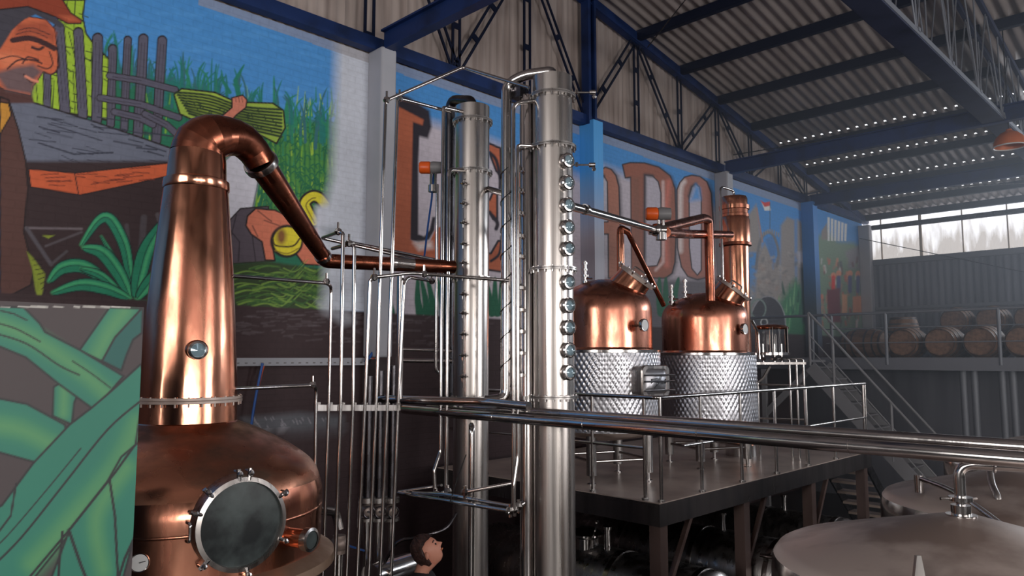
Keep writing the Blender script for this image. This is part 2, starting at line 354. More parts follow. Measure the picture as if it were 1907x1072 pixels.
def paint_wall(cv):
    x, y = cv.x, cv.y; R = RNG; BLK = (30, 24, 27)
    cv.area(np.ones(len(x)), (60, 116, 170))
    for _ in range(90):      # brushed streaks in the sky
        a, b = R.uniform(160, 640), R.uniform(0, 200)
        cv.line([(a, b), (a+R.uniform(30, 90), b+R.uniform(4, 18))], R.uniform(2, 5), (74, 130, 182), 3, alpha=.35)
    # cane field
    cv.poly([(60, 120), (205, 110), (240, 130), (330, 150), (420, 185), (470, 190), (540, 215), (640, 235), (640, 600), (60, 600)], (32, 92, 70), 8)
    cv.poly([(540, 225), (640, 240), (640, 400), (500, 400), (480, 250)], (70, 120, 50), 12, alpha=.8)
    for _ in range(330):
        a = R.uniform(170, 630); b = R.uniform(190, 400); c = [(104, 146, 48), (40, 108, 76), (26, 78, 60), (130, 160, 56)][R.randint(4)]
        cv.line([(a, b), (a+R.uniform(-5, 5), b-R.uniform(12, 40))], R.uniform(1.6, 4), c, 1, True)
    for a in range(486, 634, 9): cv.line([(a, 240), (a+2, 395)], 3, (30, 84, 52), 1.2, alpha=.8)
    for _ in range(190):
        a = R.uniform(490, 625); b = R.uniform(215, 390); s = R.choice([-1, 1])
        cv.line(smooth([(a, b), (a+s*5, b-8), (a+s*11, b-5)], 3), 2.2, (26, 84, 58), .8)
    for _ in range(150):     # leaves reaching into the sky
        a = R.uniform(190, 640); b = 88+(a-190)*.29+R.uniform(10, 50); s = R.uniform(-1, 1); h = R.uniform(14, 58)
        cv.line(smooth([(a, b+25), (a+s*5, b-h*.45), (a+s*24, b-h)], 4), R.uniform(3, 7), [(30, 98, 92), (36, 108, 80), (44, 88, 96)][R.randint(3)], 1, True)
    cv.line([(445, 178), (438, 150), (455, 120)], 10, (30, 100, 84), 1, True); cv.line([(428, 172), (415, 150), (412, 130)], 7, (30, 100, 84), 1, True)
    # tall stalks behind the farmer
    cv.outlined([(108, 0), (158, 0), (154, 30), (160, 62), (176, 84), (205, 112), (206, 225), (50, 195), (60, 130), (106, 90)], (132, 160, 48), 3)
    for k in range(40):
        a = R.uniform(66, 196); b = R.uniform(20 if a < 150 else 90, 205); cv.line([(a, b), (a+R.uniform(6, 18), b+R.uniform(2, 10))], 1.8, (46, 60, 30))
    for q in ((126, 0, 120, 60), (140, 0, 138, 62), (66, 140, 70, 190), (100, 150, 98, 200), (128, 60, 150, 150), (170, 90, 172, 215), (190, 105, 190, 220), (136, 130, 140, 210)):
        cv.line([(q[0], q[1]), (q[2], q[3])], 1.8, (52, 66, 32))
    G = (76, 74, 88)
    for x0, y0, x1, y1, wd in ((110, 52, 121, 206, 17), (146, 60, 154, 215, 16), (182, 71, 180, 223, 17), (210, 90, 206, 231, 13), (238, 74, 231, 240, 12), (267, 72, 257, 250, 16), (302, 75, 291, 262, 15), (88, 140, 88, 198, 12)):
        cv.line([(x0, y0), (x1, y1)], wd+4, BLK); cv.line([(x0, y0+1), (x1, y1)], wd, G)
        for s in (-.22, .2): cv.line([(x0+wd*s, y0+8), (x1+wd*s, y1-14)], 1.4, (52, 50, 60), .8)
    for p in ([(204, 141), (262, 150), (326, 167)], [(186, 182), (262, 194), (333, 219)], [(213, 208), (262, 220), (285, 232)], [(270, 212), (310, 232), (345, 264)]):
        cv.line(p, 14, BLK); cv.line(p, 10.5, G); cv.line([(p[0][0]+6, p[0][1]+2), p[1]], 1.5, (50, 48, 58))
    # cart and plank
    cv.outlined([(0, 178), (60, 190), (180, 228), (262, 256), (345, 285), (345, 300), (140, 319), (40, 312), (0, 300)], (88, 92, 106), 3)
    for _ in range(34):
        a, b = R.uniform(30, 280), R.uniform(215, 300); cv.line([(a, b), (a+R.uniform(20, 60), b+R.uniform(4, 12))], R.uniform(1, 2.6), (44, 46, 58), .8)
    cv.line([(72, 266), (138, 287), (210, 284)], 2.6, (40, 42, 54)); cv.line([(90, 230), (190, 262)], 2, (40, 42, 54))
    cv.poly([(0, 300), (345, 300), (420, 420), (440, 560), (0, 560)], (46, 34, 36), 4)
    cv.outlined([(53, 314), (140, 322), (345, 300), (345, 320), (250, 342), (150, 363), (57, 348)], (168, 78, 48), 2.5)
    for _ in range(24):
        a = R.uniform(60, 290); b = 325+R.uniform(-4, 20)-(max(0, a-150))*.08; cv.line([(a, b), (a+R.uniform(14, 40), b-R.uniform(-2, 4))], 1.6, (92, 40, 30), .8)
    cv.line([(139, 322), (146, 360)], 2, BLK)
    # farmer
    cv.poly([(-20, 150), (30, 160), (60, 176), (64, 192), (-20, 192)], (70, 46, 44), 2)
    cv.outlined([(0, 180), (16, 186), (34, 240), (48, 300), (52, 350), (44, 430), (62, 505), (58, 530), (0, 560)], (74, 50, 46), 3, soft=2)
    cv.outlined([(0, 190), (16, 192), (21, 214), (8, 236), (0, 250)], (164, 116, 48), 2.5)
    cv.outlined([(-20, 60), (22, 55), (50, 30), (85, 36), (102, 54), (107, 95), (108, 122), (104, 135), (95, 139), (80, 134), (70, 150), (62, 160), (57, 178), (10, 168), (-20, 150)], (170, 88, 60), 2)
    cv.poly([(30, 44), (86, 40), (104, 62), (100, 78), (60, 66), (26, 70)], (142, 70, 50), 5)
    cv.poly([(-10, 100), (20, 98), (56, 112), (50, 122), (8, 126)], (186, 104, 74), 5)
    cv.poly([(-10, 136), (30, 124), (62, 120), (80, 134), (66, 146), (60, 176), (12, 168)], (92, 74, 76), 5)
    for p, wd in (([(24, 75), (56, 71), (84, 81), (101, 90)], 10), ([(14, 128), (34, 112), (62, 112), (78, 118)], 3), ([(108, 100), (110, 122), (98, 138), (82, 134)], 2.5), ([(60, 88), (72, 92), (80, 88)], 5), ([(0, 110), (26, 104), (50, 112)], 2), ([(42, 118), (52, 106), (72, 112)], 3),
                  ([(36, 56), (60, 52), (92, 64)], 1.6), ([(30, 64), (58, 58), (88, 70)], 1.4), ([(92, 96), (98, 118), (88, 128), (70, 122)], 2.4), ([(44, 138), (56, 152), (70, 152)], 2.4)):
        cv.line(smooth(p, 4), wd, (54, 34, 36))
    cv.line([(48, 142), (60, 149), (70, 152)], 5, (196, 116, 96), 1)
    cv.poly([(-20, 16), (50, 12), (95, 26), (120, 46), (112, 52), (95, 42), (66, 27), (42, 38), (24, 54), (14, 70), (0, 92), (-20, 92)], (56, 54, 62), 1.5)
    cv.outlined([(-20, 0), (20, -10), (112, -8), (132, 24), (153, 38), (150, 44), (126, 44), (100, 30), (52, 12), (-20, 20)], (118, 52, 36), 2.5)
    cv.poly([(110, 28), (135, 30), (150, 40), (128, 40)], (156, 78, 54), 3)
    # tangle of frame, agave
    for p, wd, c in (([(48, 424), (152, 426)], 4, (92, 84, 88)), ([(50, 425), (95, 492)], 7, (72, 68, 74)), ([(85, 458), (152, 432)], 4, (72, 66, 70)), ([(95, 492), (124, 468)], 5, (66, 62, 66)),
                     ([(268, 405), (263, 470)], 12, (62, 56, 60)), ([(236, 420), (238, 452)], 8, (62, 56, 60)), ([(294, 400), (300, 418)], 9, (70, 64, 68))): cv.line(p, wd, c, 1.5)
    cv.poly([(50, 468), (62, 480), (84, 510), (80, 540), (74, 565), (66, 540), (60, 500)], (112, 124, 44), 1.5); cv.poly([(78, 438), (102, 438), (90, 444)], (112, 124, 44), 1)
    for k in range(8): cv.line([(60+k*3, 484+k*9), (78+k, 484+k*8)], 1.4, BLK)
    LV = [([(152, 456), (182, 412), (205, 408), (230, 452), (240, 500), (247, 552)], 22), ([(188, 440), (222, 500), (240, 552)], 11), ([(155, 462), (190, 470), (222, 510), (242, 553)], 27), ([(92, 524), (118, 498), (165, 500), (232, 554)], 26),
          ([(150, 500), (190, 514), (232, 554)], 16), ([(98, 546), (150, 530), (200, 538), (240, 556)], 24), ([(306, 410), (275, 460), (260, 510), (252, 554)], 30), ([(306, 492), (280, 524), (256, 555)], 24)]
    for p, wd in LV:
        q = smooth(p, 6); n_ = len(q)
        L_, R2 = [], []
        for i_, (a, b) in enumerate(q):
            u_ = i_/(n_-1); hw = wd/2*math.sin(math.pi*(.06+.86*u_))**.7; a2, b2 = q[min(i_+1, n_-1)]; a1, b1 = q[max(i_-1, 0)]; dl = math.hypot(a2-a1, b2-b1)+1e-6
            nx_, ny_ = -(b2-b1)/dl, (a2-a1)/dl; L_.append((a+nx_*hw, b+ny_*hw)); R2.append((a-nx_*hw, b-ny_*hw))
        pg = L_+R2[::-1]; cv.poly(pg, (30, 104, 78), 1); cv.line(pg+[pg[0]], 2.2, (20, 36, 36))
        cv.line([(a*.6+c*.4, b*.6+d*.4) for (a, b), (c, d) in zip(q, R2)], wd*.22, (62, 144, 96), 2.5, alpha=.8); cv.line(q, 1.6, (20, 60, 50), .8)
    # cane bundle and raised fist
    cv.outlined([(324, 176), (338, 165), (400, 172), (440, 190), (508, 192), (528, 206), (531, 238), (515, 267), (440, 228), (370, 228), (335, 212)], (128, 150, 60), 3)
    cv.poly([(330, 176), (400, 176), (440, 196), (430, 214), (350, 208)], (150, 172, 64), 3)
    for k in range(9):
        o = k*7; cv.line(smooth([(328+k*3, 172+o*.7), (390, 178+o*.8), (450, 198+o*.7), (524, 204+o*.9)], 5), 4.2, (34, 46, 32), 1)
    for k in range(46):
        a = R.uniform(340, 520); b = 185+(a-340)*.12+R.uniform(0, 38); cv.line([(a, b), (a+2, b+6)], 2, (36, 50, 32))
    cv.outlined([(432, 182), (452, 177), (460, 186), (458, 200), (440, 214), (424, 232), (398, 226), (416, 214), (432, 200)], (172, 104, 86), 2.5)
    for a in (438, 444, 450): cv.line([(a, 180), (a+2, 190)], 1.4, (110, 60, 50))
    # cutter bending down
    cv.outlined([(415, 440), (418, 300), (440, 280), (484, 318), (478, 352), (470, 390), (440, 404)], (176, 174, 184), 2, (90, 90, 100), 3)
    cv.outlined([(418, 420), (448, 388), (500, 384), (510, 486), (418, 492)], (72, 64, 72), 2.5)
    for p in ([(430, 430), (446, 450), (444, 486)], [(440, 400), (430, 440)], [(470, 440), (476, 486)]): cv.line(p, 2, (40, 34, 40))
    cv.outlined([(461, 402), (476, 388), (512, 391), (535, 402), (566, 428), (612, 452), (600, 494), (566, 492), (548, 468), (512, 440), (508, 460), (512, 485), (494, 484), (488, 450), (468, 436), (458, 420)], (176, 100, 78), 3)
    for p in ([(480, 392), (500, 408), (506, 412)], [(492, 410), (520, 420)], [(470, 420), (480, 440)]): cv.line(p, 2, (100, 54, 46))
    cv.poly([(588, 424), (600, 424), (608, 440), (600, 452), (590, 446)], (180, 98, 80), 1.5)
    def ell(cx, cy, a, b, n=28, t0=0, t1=6.283): return [(cx+a*math.cos(t0+(t1-t0)*i/n), cy+b*math.sin(t0+(t1-t0)*i/n)) for i in range(n)]
    cv.poly(ell(534, 449, 31, 31), (30, 24, 26), 1.5); cv.poly(ell(535, 449, 26, 26), (190, 170, 44), 1); cv.poly(ell(524, 440, 9, 14), (112, 74, 40), 5)
    cv.line(smooth([(508, 444), (514, 457), (545, 458), (558, 444)], 4), 3, (60, 44, 26)); cv.line(smooth([(512, 466), (535, 472), (556, 462)], 4), 2, (120, 100, 30))
    q = smooth([(584, 412), (574, 394), (568, 378), (580, 366), (594, 368), (606, 382)], 5)
    cv.line(q, 24, (34, 26, 28)); cv.line(q, 16, (190, 172, 44)); cv.line([(a+2, b+3) for a, b in q[:18]], 2, (100, 80, 30))
    cv.poly([(588, 384), (612, 382), (640, 382), (640, 480), (590, 470), (586, 410)], (168, 170, 180), 6)
    # heap of cut cane
    cv.poly([(424, 492), (500, 486), (566, 496), (604, 502), (608, 560), (596, 580), (424, 574)], (44, 58, 36), 3)
    for _ in range(110):
        a = R.uniform(424, 596); b = R.uniform(498, 572); cc = [(98, 126, 56), (70, 100, 46), (50, 80, 42)][R.randint(3)]
        s = 1 if a < 500 else -1; cv.line(smooth([(a, b), (a+22, b-6*s), (a+46, b-3-14*(s < 0))], 4), R.uniform(2, 4), cc, .8, True)
    # white patch running into the pillar
    edge = np.interp(y, [60, 250, 330, 380, 470, 500, 570], [628, 622, 618, 606, 606, 604, 600])
    cv.area(np.clip((x-edge)/26+.5, 0, 1)*(x < 720)*np.clip((y_bot(x)+2-y)/10+.5, 0, 1), (168, 172, 182))
    cv.poly([(598, 425), (625, 422), (634, 438), (612, 446)], (100, 108, 116), 9, alpha=.7)
    # ---- second bay: letters on lilac brick under a blue band
    m = (x > 700); yt = y_top(x)
    bnd = np.interp(x, [700, 760, 900, 1080, 1110, 1180, 1290, 1345], [170, 215, 255, 330, 305, 330, 372, 395])
    bay = m & (x < 1352)
    cv.area(bay*np.clip((y-bnd)/26+.5, 0, 1), (156, 148, 156))
    BK = (34, 30, 38); OR = (148, 80, 56)
    cv.poly([(703, 172), (716, 166), (760, 180), (800, 206), (804, 236), (797, 258), (774, 252), (770, 232), (722, 196), (704, 206)], BK, 3)
    cv.poly([(713, 190), (721, 190), (720, 442), (714, 442)], BK, 1); cv.poly([(701, 427), (709, 428), (710, 470), (701, 472)], BK, 1)
    cv.poly([(764, 226), (782, 230), (779, 300), (779, 436), (790, 440), (800, 428), (805, 404), (811, 404), (809, 428), (799, 446), (780, 451), (763, 446)], BK, 1.6)
    cv.poly([(722, 188), (789, 223), (787, 233), (769, 227), (764, 446), (775, 452), (800, 450), (812, 424), (830, 420), (830, 490), (704, 480), (706, 456), (719, 441)], OR, 1.5)
    cv.poly([(722, 190), (738, 198), (732, 440), (720, 440)], (176, 150, 146), 5); cv.poly([(770, 452), (804, 450), (806, 462), (780, 466)], (196, 170, 168), 5)
    # E and G mostly behind the columns
    cv.outlined([(864, 250), (900, 262), (932, 276), (934, 330), (924, 318), (912, 286), (898, 282), (898, 370), (912, 372), (918, 358), (926, 362), (926, 412), (918, 408), (912, 394), (898, 392), (898, 470), (914, 472), (928, 448), (938, 450), (934, 506), (864, 496)], OR, 4, BK)
    cv.line(smooth([(912, 284), (924, 298), (931, 330), (931, 352)], 4), 6, BK, 1.2); cv.line(smooth([(912, 396), (926, 414), (924, 426)], 4), 7, BK, 1.2); cv.line(smooth([(934, 440), (930, 472), (914, 486)], 4), 5, BK, 1.2)
    cv.outlined([(958, 330), (975, 296), (1010, 290), (1046, 312), (1054, 360), (1030, 360), (1020, 322), (996, 322), (990, 360), (990, 470), (1004, 498), (1024, 480), (1026, 430), (1008, 428), (1008, 408), (1054, 410), (1054, 516), (985, 520), (960, 486)], OR, 4, BK)
    def z2(L): return [(1060+a*.2985, 240+b*.2985) for a, b in L]
    Aout = z2([(140, 930), (150, 860), (148, 380), (165, 310), (190, 262), (225, 238), (262, 252), (292, 290), (310, 360), (318, 600), (318, 930), (245, 930), (243, 655), (196, 655), (196, 930)])
    Dout = z2([(332, 222), (380, 210), (470, 212), (560, 238), (630, 292), (660, 370), (668, 600), (660, 830), (642, 900), (600, 930), (390, 930), (384, 300), (350, 305)])
    Oout = z2([(672, 380), (690, 335), (720, 300), (765, 288), (815, 296), (860, 330), (886, 400), (897, 560), (892, 850), (862, 925), (800, 940), (740, 920), (700, 860), (675, 740)])
    Ah = z2([(196, 580), (196, 320), (215, 290), (238, 330), (242, 580)]); Dh = z2([(470, 860), (472, 286), (520, 292), (556, 330), (572, 400), (572, 790), (548, 852)])
    Oh = z2([(748, 420), (764, 360), (790, 342), (812, 362), (824, 430), (824, 880), (800, 912), (765, 870), (750, 740)])
    for o, c, hl in ((Aout, (142, 94, 78), [(166, 900), (166, 400), (186, 310)]), (Dout, (124, 76, 62), None), (Oout, (134, 88, 78), [(694, 760), (694, 400), (716, 330)])):
        cv.poly([(a+4, b+1) for a, b in o], (40, 34, 40), 4, alpha=.8); cv.poly(o, c, 1)
        if hl: cv.line(smooth(z2(hl), 4), 8, (196, 172, 170), 4)
        cv.line(o+[o[0]], 2.4, BK)
    cv.poly(z2([(398, 900), (392, 300), (440, 300), (452, 900)]), (112, 74, 62), 5); cv.line(smooth(z2([(620, 330), (600, 600), (610, 850)]), 4), 8, (168, 96, 84), 5)
    cv.line(z2([(585, 330), (588, 600), (586, 830), (540, 880)]), 4, (190, 160, 158), 3)
    for h, c in ((Ah, (150, 146, 156)), (Dh, (152, 146, 156)), (Oh, (152, 146, 158))):
        cv.poly(h, c, 1); cv.line(h+[h[0]], 2.2, BK); cv.line(h[:3], 6, (50, 44, 50), 2.5, alpha=.8)
    cv.poly(z2([(756, 450), (790, 345), (815, 372), (820, 440)]), (74, 124, 176), 5)
    # foot of the letters: dark grass
    cv.area(((x > 1085) & (x < 1352))*np.clip((y-512)/14, 0, 1)*.85, (58, 56, 62))
    for a in (708, 724, 778, 792, 804, 822, 912, 922, 934, 1240, 1256, 1228):
        cv.line(smooth([(a+4, 582), (a, 556), (a+(a % 3-1)*8, 516)], 4), 16, (26, 76, 56), 1, True)
    # third bay: church ruin
    c3 = (x > 1356) & (x < 1512)
    cv.area(c3*np.clip((y-(500+(1400-x)*.1))/60, 0, 1)*.95, (112, 112, 112))
    ST = (124, 118, 116)
    for p in ([(1385, 470), (1394, 400), (1408, 380), (1412, 402), (1420, 470)], [(1452, 560), (1454, 420), (1466, 404), (1480, 410), (1482, 560)], [(1484, 560), (1484, 408), (1494, 414), (1502, 440), (1502, 560)],
              [(1406, 560), (1410, 480), (1424, 452), (1436, 474), (1440, 500), (1452, 470), (1456, 560)]): cv.poly(p, ST, 3)
    q = smooth([(1408, 500), (1414, 454), (1426, 434), (1440, 438), (1450, 470), (1446, 496)], 5)
    cv.line(q, 5, (96, 96, 100), 1.5); cv.poly([(1426, 444), (1438, 440), (1446, 462), (1440, 492), (1432, 470)], (66, 104, 150), 2)
    for k in range(9): cv.line([(1418+k*4, 432+abs(4-k)*2), (1418+k*4, 426+abs(4-k)*2)], 2.2, ST)
    cv.line([(1409, 388), (1420, 450)], 3, (136, 110, 104), 1.2)
    for _ in range(130):
        a, b = R.uniform(1395, 1500), R.uniform(470, 600); cc = [(140, 134, 130), (92, 92, 96), (112, 106, 106), (128, 112, 106)][R.randint(4)]
        cv.line([(a, b), (a+R.uniform(-6, 6), b+R.uniform(-6, 6))], R.uniform(2, 7), cc, 2, alpha=.7)
    cv.poly([(1418, 376), (1424, 384), (1434, 382), (1436, 392), (1424, 392)], (214, 206, 206), .8); cv.poly([(1416, 373), (1424, 377), (1434, 375), (1434, 383), (1424, 385)], (172, 56, 54), .8); cv.line([(1434, 378), (1434, 425)], 1.2, (60, 70, 90))
    cv.poly([(1452, 560), (1480, 520), (1500, 540), (1512, 640), (1440, 640)], (58, 104, 78), 8)
    cv.poly([(1455, 600), (1620, 590), (1620, 640), (1440, 640)], (48, 96, 70), 8)
    for _ in range(60):
        a, b = R.uniform(1450, 1560), R.uniform(540, 620); cv.line([(a, b), (a+R.uniform(-5, 5), b-R.uniform(14, 40))], R.uniform(2, 4), [(96, 138, 100), (52, 108, 76), (34, 72, 60)][R.randint(3)], 1.2, True)
    cv.poly([(1484, 470), (1512, 460), (1512, 490), (1488, 488)], (150, 148, 156), 3); cv.poly([(1490, 500), (1514, 494), (1514, 610), (1494, 600)], (36, 52, 58), 4)
    e = ell(1430, 605, 33, 54); cv.poly(e, (54, 54, 60), 2); cv.line(e+[e[0]], 2, (120, 120, 126)); cv.line(ell(1412, 575, 14, 18)+[ell(1412, 575, 14, 18)[0]], 3, (96, 110, 106)); cv.line(ell(1423, 600, 6, 7)+[ell(1423, 600, 6, 7)[0]], 2.4, (160, 160, 160))
    # fourth bay: columns, hill, market figures
    cv.poly([(1518, 470), (1524, 440), (1540, 428), (1560, 450), (1590, 452), (1612, 470), (1612, 640), (1518, 640)], (104, 124, 108), 5)
    for k in range(6): cv.poly([(1541+k*6.4, 404+k*2.4), (1545.5+k*6.4, 405+k*2.4), (1545+k*6.2, 449), (1541+k*6.2, 448)], (214, 206, 206), .8)
    cv.poly([(1530, 430), (1540, 415), (1541, 446), (1530, 446)], (120, 112, 110), 1.5); cv.poly([(1575, 468), (1612, 452), (1614, 500), (1580, 500)], (118, 116, 122), 3)
    for _ in range(90):
        a, b = R.uniform(1528, 1606), R.uniform(478, 600)
        cc = [(168, 84, 70), (188, 120, 96), (150, 108, 96), (70, 66, 84), (190, 180, 180), (116, 130, 110), (96, 56, 60)][R.randint(7)]
        cv.line([(a, b), (a+R.uniform(-2, 2), b+R.uniform(3, 12))], R.uniform(2, 5), cc, 1.6, alpha=.75)
    for a in (1552, 1562, 1583, 1598): cv.poly(ell(a, 508+(a % 7), 5, 6), (190, 128, 104), 1); cv.line([(a, 516), (a, 542)], 7, [(176, 84, 66), (184, 60, 54), (80, 84, 120)][a % 3], 1.5)
    cv.poly([(1540, 540), (1564, 536), (1566, 600), (1542, 600)], (100, 52, 60), 2); cv.poly([(1568, 548), (1578, 548), (1578, 584), (1568, 584)], (200, 140, 110), 1.5); cv.poly([(1588, 552), (1606, 550), (1606, 586), (1588, 586)], (194, 124, 92), 1.5)
    cv.poly([(1606, 438), (1618, 440), (1618, 600), (1607, 600)], (36, 38, 50), 2)
    # dark skirting of the mural, scuffed
    bot = np.clip((y-y_bot(x))/3+.5, 0, 1); cv.area(bot, (50, 38, 40))
    for _ in range(160):
        a = R.uniform(430, 900); b = y_bot(a)+R.uniform(6, 60); cv.line([(a, b), (a+R.uniform(4, 30), b+R.uniform(-3, 3))], R.uniform(1, 3), (92, 84, 88), 1.5, alpha=.35)
    cv.poly([(590, 560), (650, 578), (660, 600), (640, 606), (600, 580)], (150, 152, 160), 8, alpha=.6)
    cv.poly([(450, 778), (560, 768), (640, 775), (640, 800), (540, 806), (470, 800)], (84, 86, 92), 7, alpha=.8)
    for _ in range(30):
        a, b = R.uniform(455, 620), R.uniform(775, 800); cv.line([(a, b), (a+3, b+5)], 1.6, (120, 118, 124), .8)
    # grimy ledge line between mural and steel
    cv.area(((y < y_top(x)+7) & (x > 370) & (x < 1500))*.6, (128, 122, 124))

def wall_grid(y0, y1, dy, z0, z1, dz):
    ys = np.linspace(y0, y1, int(round((y1-y0)/dy))+1); zs = np.linspace(z0, z1, int(round((z1-z0)/dz))+1)
    Y, Z = np.meshgrid(ys, zs, indexing='ij'); n = len(zs)
    idx = np.arange(len(ys)*n).reshape(len(ys), n)
    f = np.stack([idx[:-1, :-1], idx[1:, :-1], idx[1:, 1:], idx[:-1, 1:]], -1).reshape(-1, 4)
    return Y.ravel(), Z.ravel(), f
def painted(name, grids, X, mat, painter, base, parent=None, kind=None):
    Ps, Fs, n0 = [], [], 0
    for g in grids:
        Y, Z, f = wall_grid(*g); Ps.append(np.stack([np.full(len(Y), X), Y, Z], 1)); Fs.append(f+n0); n0 += len(Y)
    P = np.concatenate(Ps); Fc = np.concatenate(Fs)
    cv = Canvas(P, base, 1.8 if X < -5 else 1.02); painter(cv)
    me = bpy.data.meshes.new(name); me.vertices.add(len(P)); me.vertices.foreach_set('co', P.ravel())
    me.loops.add(Fc.size); me.loops.foreach_set('vertex_index', Fc.ravel().astype(np.int32))
    me.polygons.add(len(Fc)); me.polygons.foreach_set('loop_start', np.arange(0, Fc.size, 4, dtype=np.int32))
    me.update(calc_edges=True)
    at = me.color_attributes.new('paint', 'FLOAT_COLOR', 'POINT')
    at.data.foreach_set('color', np.concatenate([np.clip(cv.c, 0, 1), np.ones((len(P), 1))], 1).astype(np.float32).ravel())
    me.materials.append(MATS[mat]); o = bpy.data.objects.new(name, me); COL.objects.link(o)
    if parent: o.parent = parent
    if kind: o['kind'] = kind
    return o
wall_left = painted('wall_left', [(-7, 1.2, .6, 0, ZB, .6), (1.2, 5.5, .01, 2.4, ZB, .01), (1.2, 5.5, .1, 0, 2.4, .1), (5.5, 14.3, .016, 3.3, ZB, .016), (5.5, YF, .1, 0, 3.3, .1), (14.3, YF, .022, 3.3, ZB, .022)],
                    XW, 'mural_paint', paint_wall, (50, 38, 40), kind='structure')
b_ = MB().box((XW-.13, (YF+YN)/2, ZB/2), (.24, YF-YN, ZB)); part('masonry', b_, 'dark_wall', wall_left)

# cladding above the mural: ribbed sheets, one object per sheet
def ribbed(width, n, amp, seg=6):
    out = []; k = n*seg
    for i in range(k+1):
        t = i/k; out.append((t*width, amp*math.cos(2*math.pi*n*t)))
    return out
def clad_sheet(y0):
    mb = MB(); rows = []
    pr = ribbed(1.0, 7, .012, 4)
    rows.append([(XW-.03+d, y0+s, ZB-.05) for s, d in pr]); rows.append([(XW-.03+d, y0+s, zr(y0+s)+.02) for s, d in pr])
    mb.grid(rows, closed=False); return mb
for k in range(-9, 23):
    o = part('cladding_sheet', clad_sheet(k*1.0), 'cladding', wall_left)

# floor, other walls
fl = MB().box(((XW+XR)/2, (YF+YN)/2, -.1), (XR-XW+1, YF-YN+1, .2)); solo('floor', fl, 'floor_dark', kind='structure')
wr = MB()
for y0, y1, z0, z1 in ((YN, -4.05, 0, 9), (-3.15, 0, 0, 9), (.8, 6.4, 0, 9), (10.6, YF, 0, 9), (-4.05, -3.15, 6.2, 9), (0, .8, 6.2, 9), (6.4, 10.6, 6.5, 9), (6.4, 10.6, 0, 1.9), (-4.05, -3.15, 0, 1.0), (0, .8, 0, 1.0)):
    wr.box((XR+.1, (y0+y1)/2, (z0+z1)/2+(.0)), (.2, y1-y0, z1-z0))
wr.box((XR+.1, 2.3, 9.9), (.2, 19, 1.8)); solo('wall_right', wr, 'concrete', kind='structure')
wn = MB()
for x0, x1, z0, z1 in ((XW, -3.6, 0, 9.5), (1.6, XR, 0, 9.5), (-3.6, 1.6, 0, 2.7), (-3.6, 1.6, 6.5, 9.5)): wn.box(((x0+x1)/2, YN-.1, (z0+z1)/2), (x1-x0, .2, z1-z0))
solo('wall_near', wn, 'concrete', kind='structure')
wf = solo('wall_far', MB().box(((XW+XR)/2, YF+.12, 1.5), (XR-XW, .2, 3.0)), 'concrete', kind='structure')
Z_SILL = 5.98
def far_sheet(x0, z0, z1, amp=.02, n=6):
    mb = MB(); pr = ribbed(1.05, n, amp, 6)
    mb.grid([[(x0+s, YF+d, z0) for s, d in pr], [(x0+s, YF+d, z1) for s, d in pr]], closed=False); return mb
x = XW; i = 0
while x < XR-.2:
    part('siding_sheet', far_sheet(x, 2.9, Z_SILL), 'siding', wf)
    part('translucent_sheet', far_sheet(x, Z_SILL, zr(YF)+.1, .012, 5), 'translucent_sheet', wf)
    x += 1.05
gr = MB()
for z, s in ((Z_SILL, .16), (4.62, .08)): gr.box(((XW+XR)/2, YF-.1, z), (XR-XW, .12, s))
part('girt', gr, 'mezzanine_steel', wf)
gr = MB().cyl((XW+.4, YF-.35, 6.98), (XR, YF-.35, 6.98), .075, n=10); part('girt_pipe', gr, 'steel_dark', wf)
for k in range(17):
    x = -7.45+1.05*k; part('mullion', MB().box((x, YF-.06, 6.7), (.07 if k % 3 == 1 else .028, .05, 1.5)), 'beige_paint', wf)

# roof: corrugated sheets over purlins
ceil = thing('ceiling', None, None, (0, 10, 9), kind='structure')
SW = 1.0; NC = 5
def roof_mesh(L, holes):
    me_v, me_f = [], []; segs = 8; nx = NC*segs; ys = [0, L-.11, L-.05, L+.08]
    for y in ys:
        for i in range(nx+1):
            me_v.append((SW*i/nx, y, -.17*y+-.03*-math.cos(2*math.pi*NC*i/nx)))
    for r in range(3):
        for i in range(nx):
            if holes and r == 1 and i % segs in (0, 7): continue
            a = r*(nx+1)+i; me_f.append((a, a+1, a+nx+2, a+nx+1))
    me = bpy.data.meshes.new('roof_sheet'); me.from_pydata(me_v, [], me_f); me.shade_smooth(); me.materials.append(M['roof_metal']); return me
RM = {False: roof_mesh(1.5, False), True: roof_mesh(1.5, True)}
for bi, y in enumerate(BAYS[:-1]):
    for k in range(int((XR-XW)/SW)+1):
        xx = XW+k*SW
        o = bpy.data.objects.new('roof_sheet', RM[y > 15]); COL.objects.link(o); o.parent = ceil
        o.location = Vector((xx, y, zr(y)+.004*(bi % 2)+.05))-ceil.location
part('rear_slope', MB().grid([[(XW, YRIDGE, zr(YRIDGE)), (XR, YRIDGE, zr(YRIDGE))], [(XW, YN, zr(YN)), (XR, YN, zr(YN))]], closed=False) and (lambda m: m)(None) or (lambda m: (m.grid([[(XW, YRIDGE, zr(YRIDGE)+.1), (XR, YRIDGE, zr(YRIDGE)+.1)], [(XW, YN, zr(YN)+.1), (XR, YN, zr(YN)+.1)]], closed=False), m)[1])(MB()), 'roof_metal', ceil)
for i, y in enumerate(BAYS[:-1]+[YF-.15]):
    for xa, xb in ((XW+.05, -2.9), (-2.7, XR)):
        m = MB().box(((xa+xb)/2, y, zr(y)-.07), (xb-xa, .07, .17)); m.box(((xa+xb)/2, y+.03, zr(y)-.15), (xb-xa, .1, .02))
        part('purlin', m, 'purlin_paint', ceil)

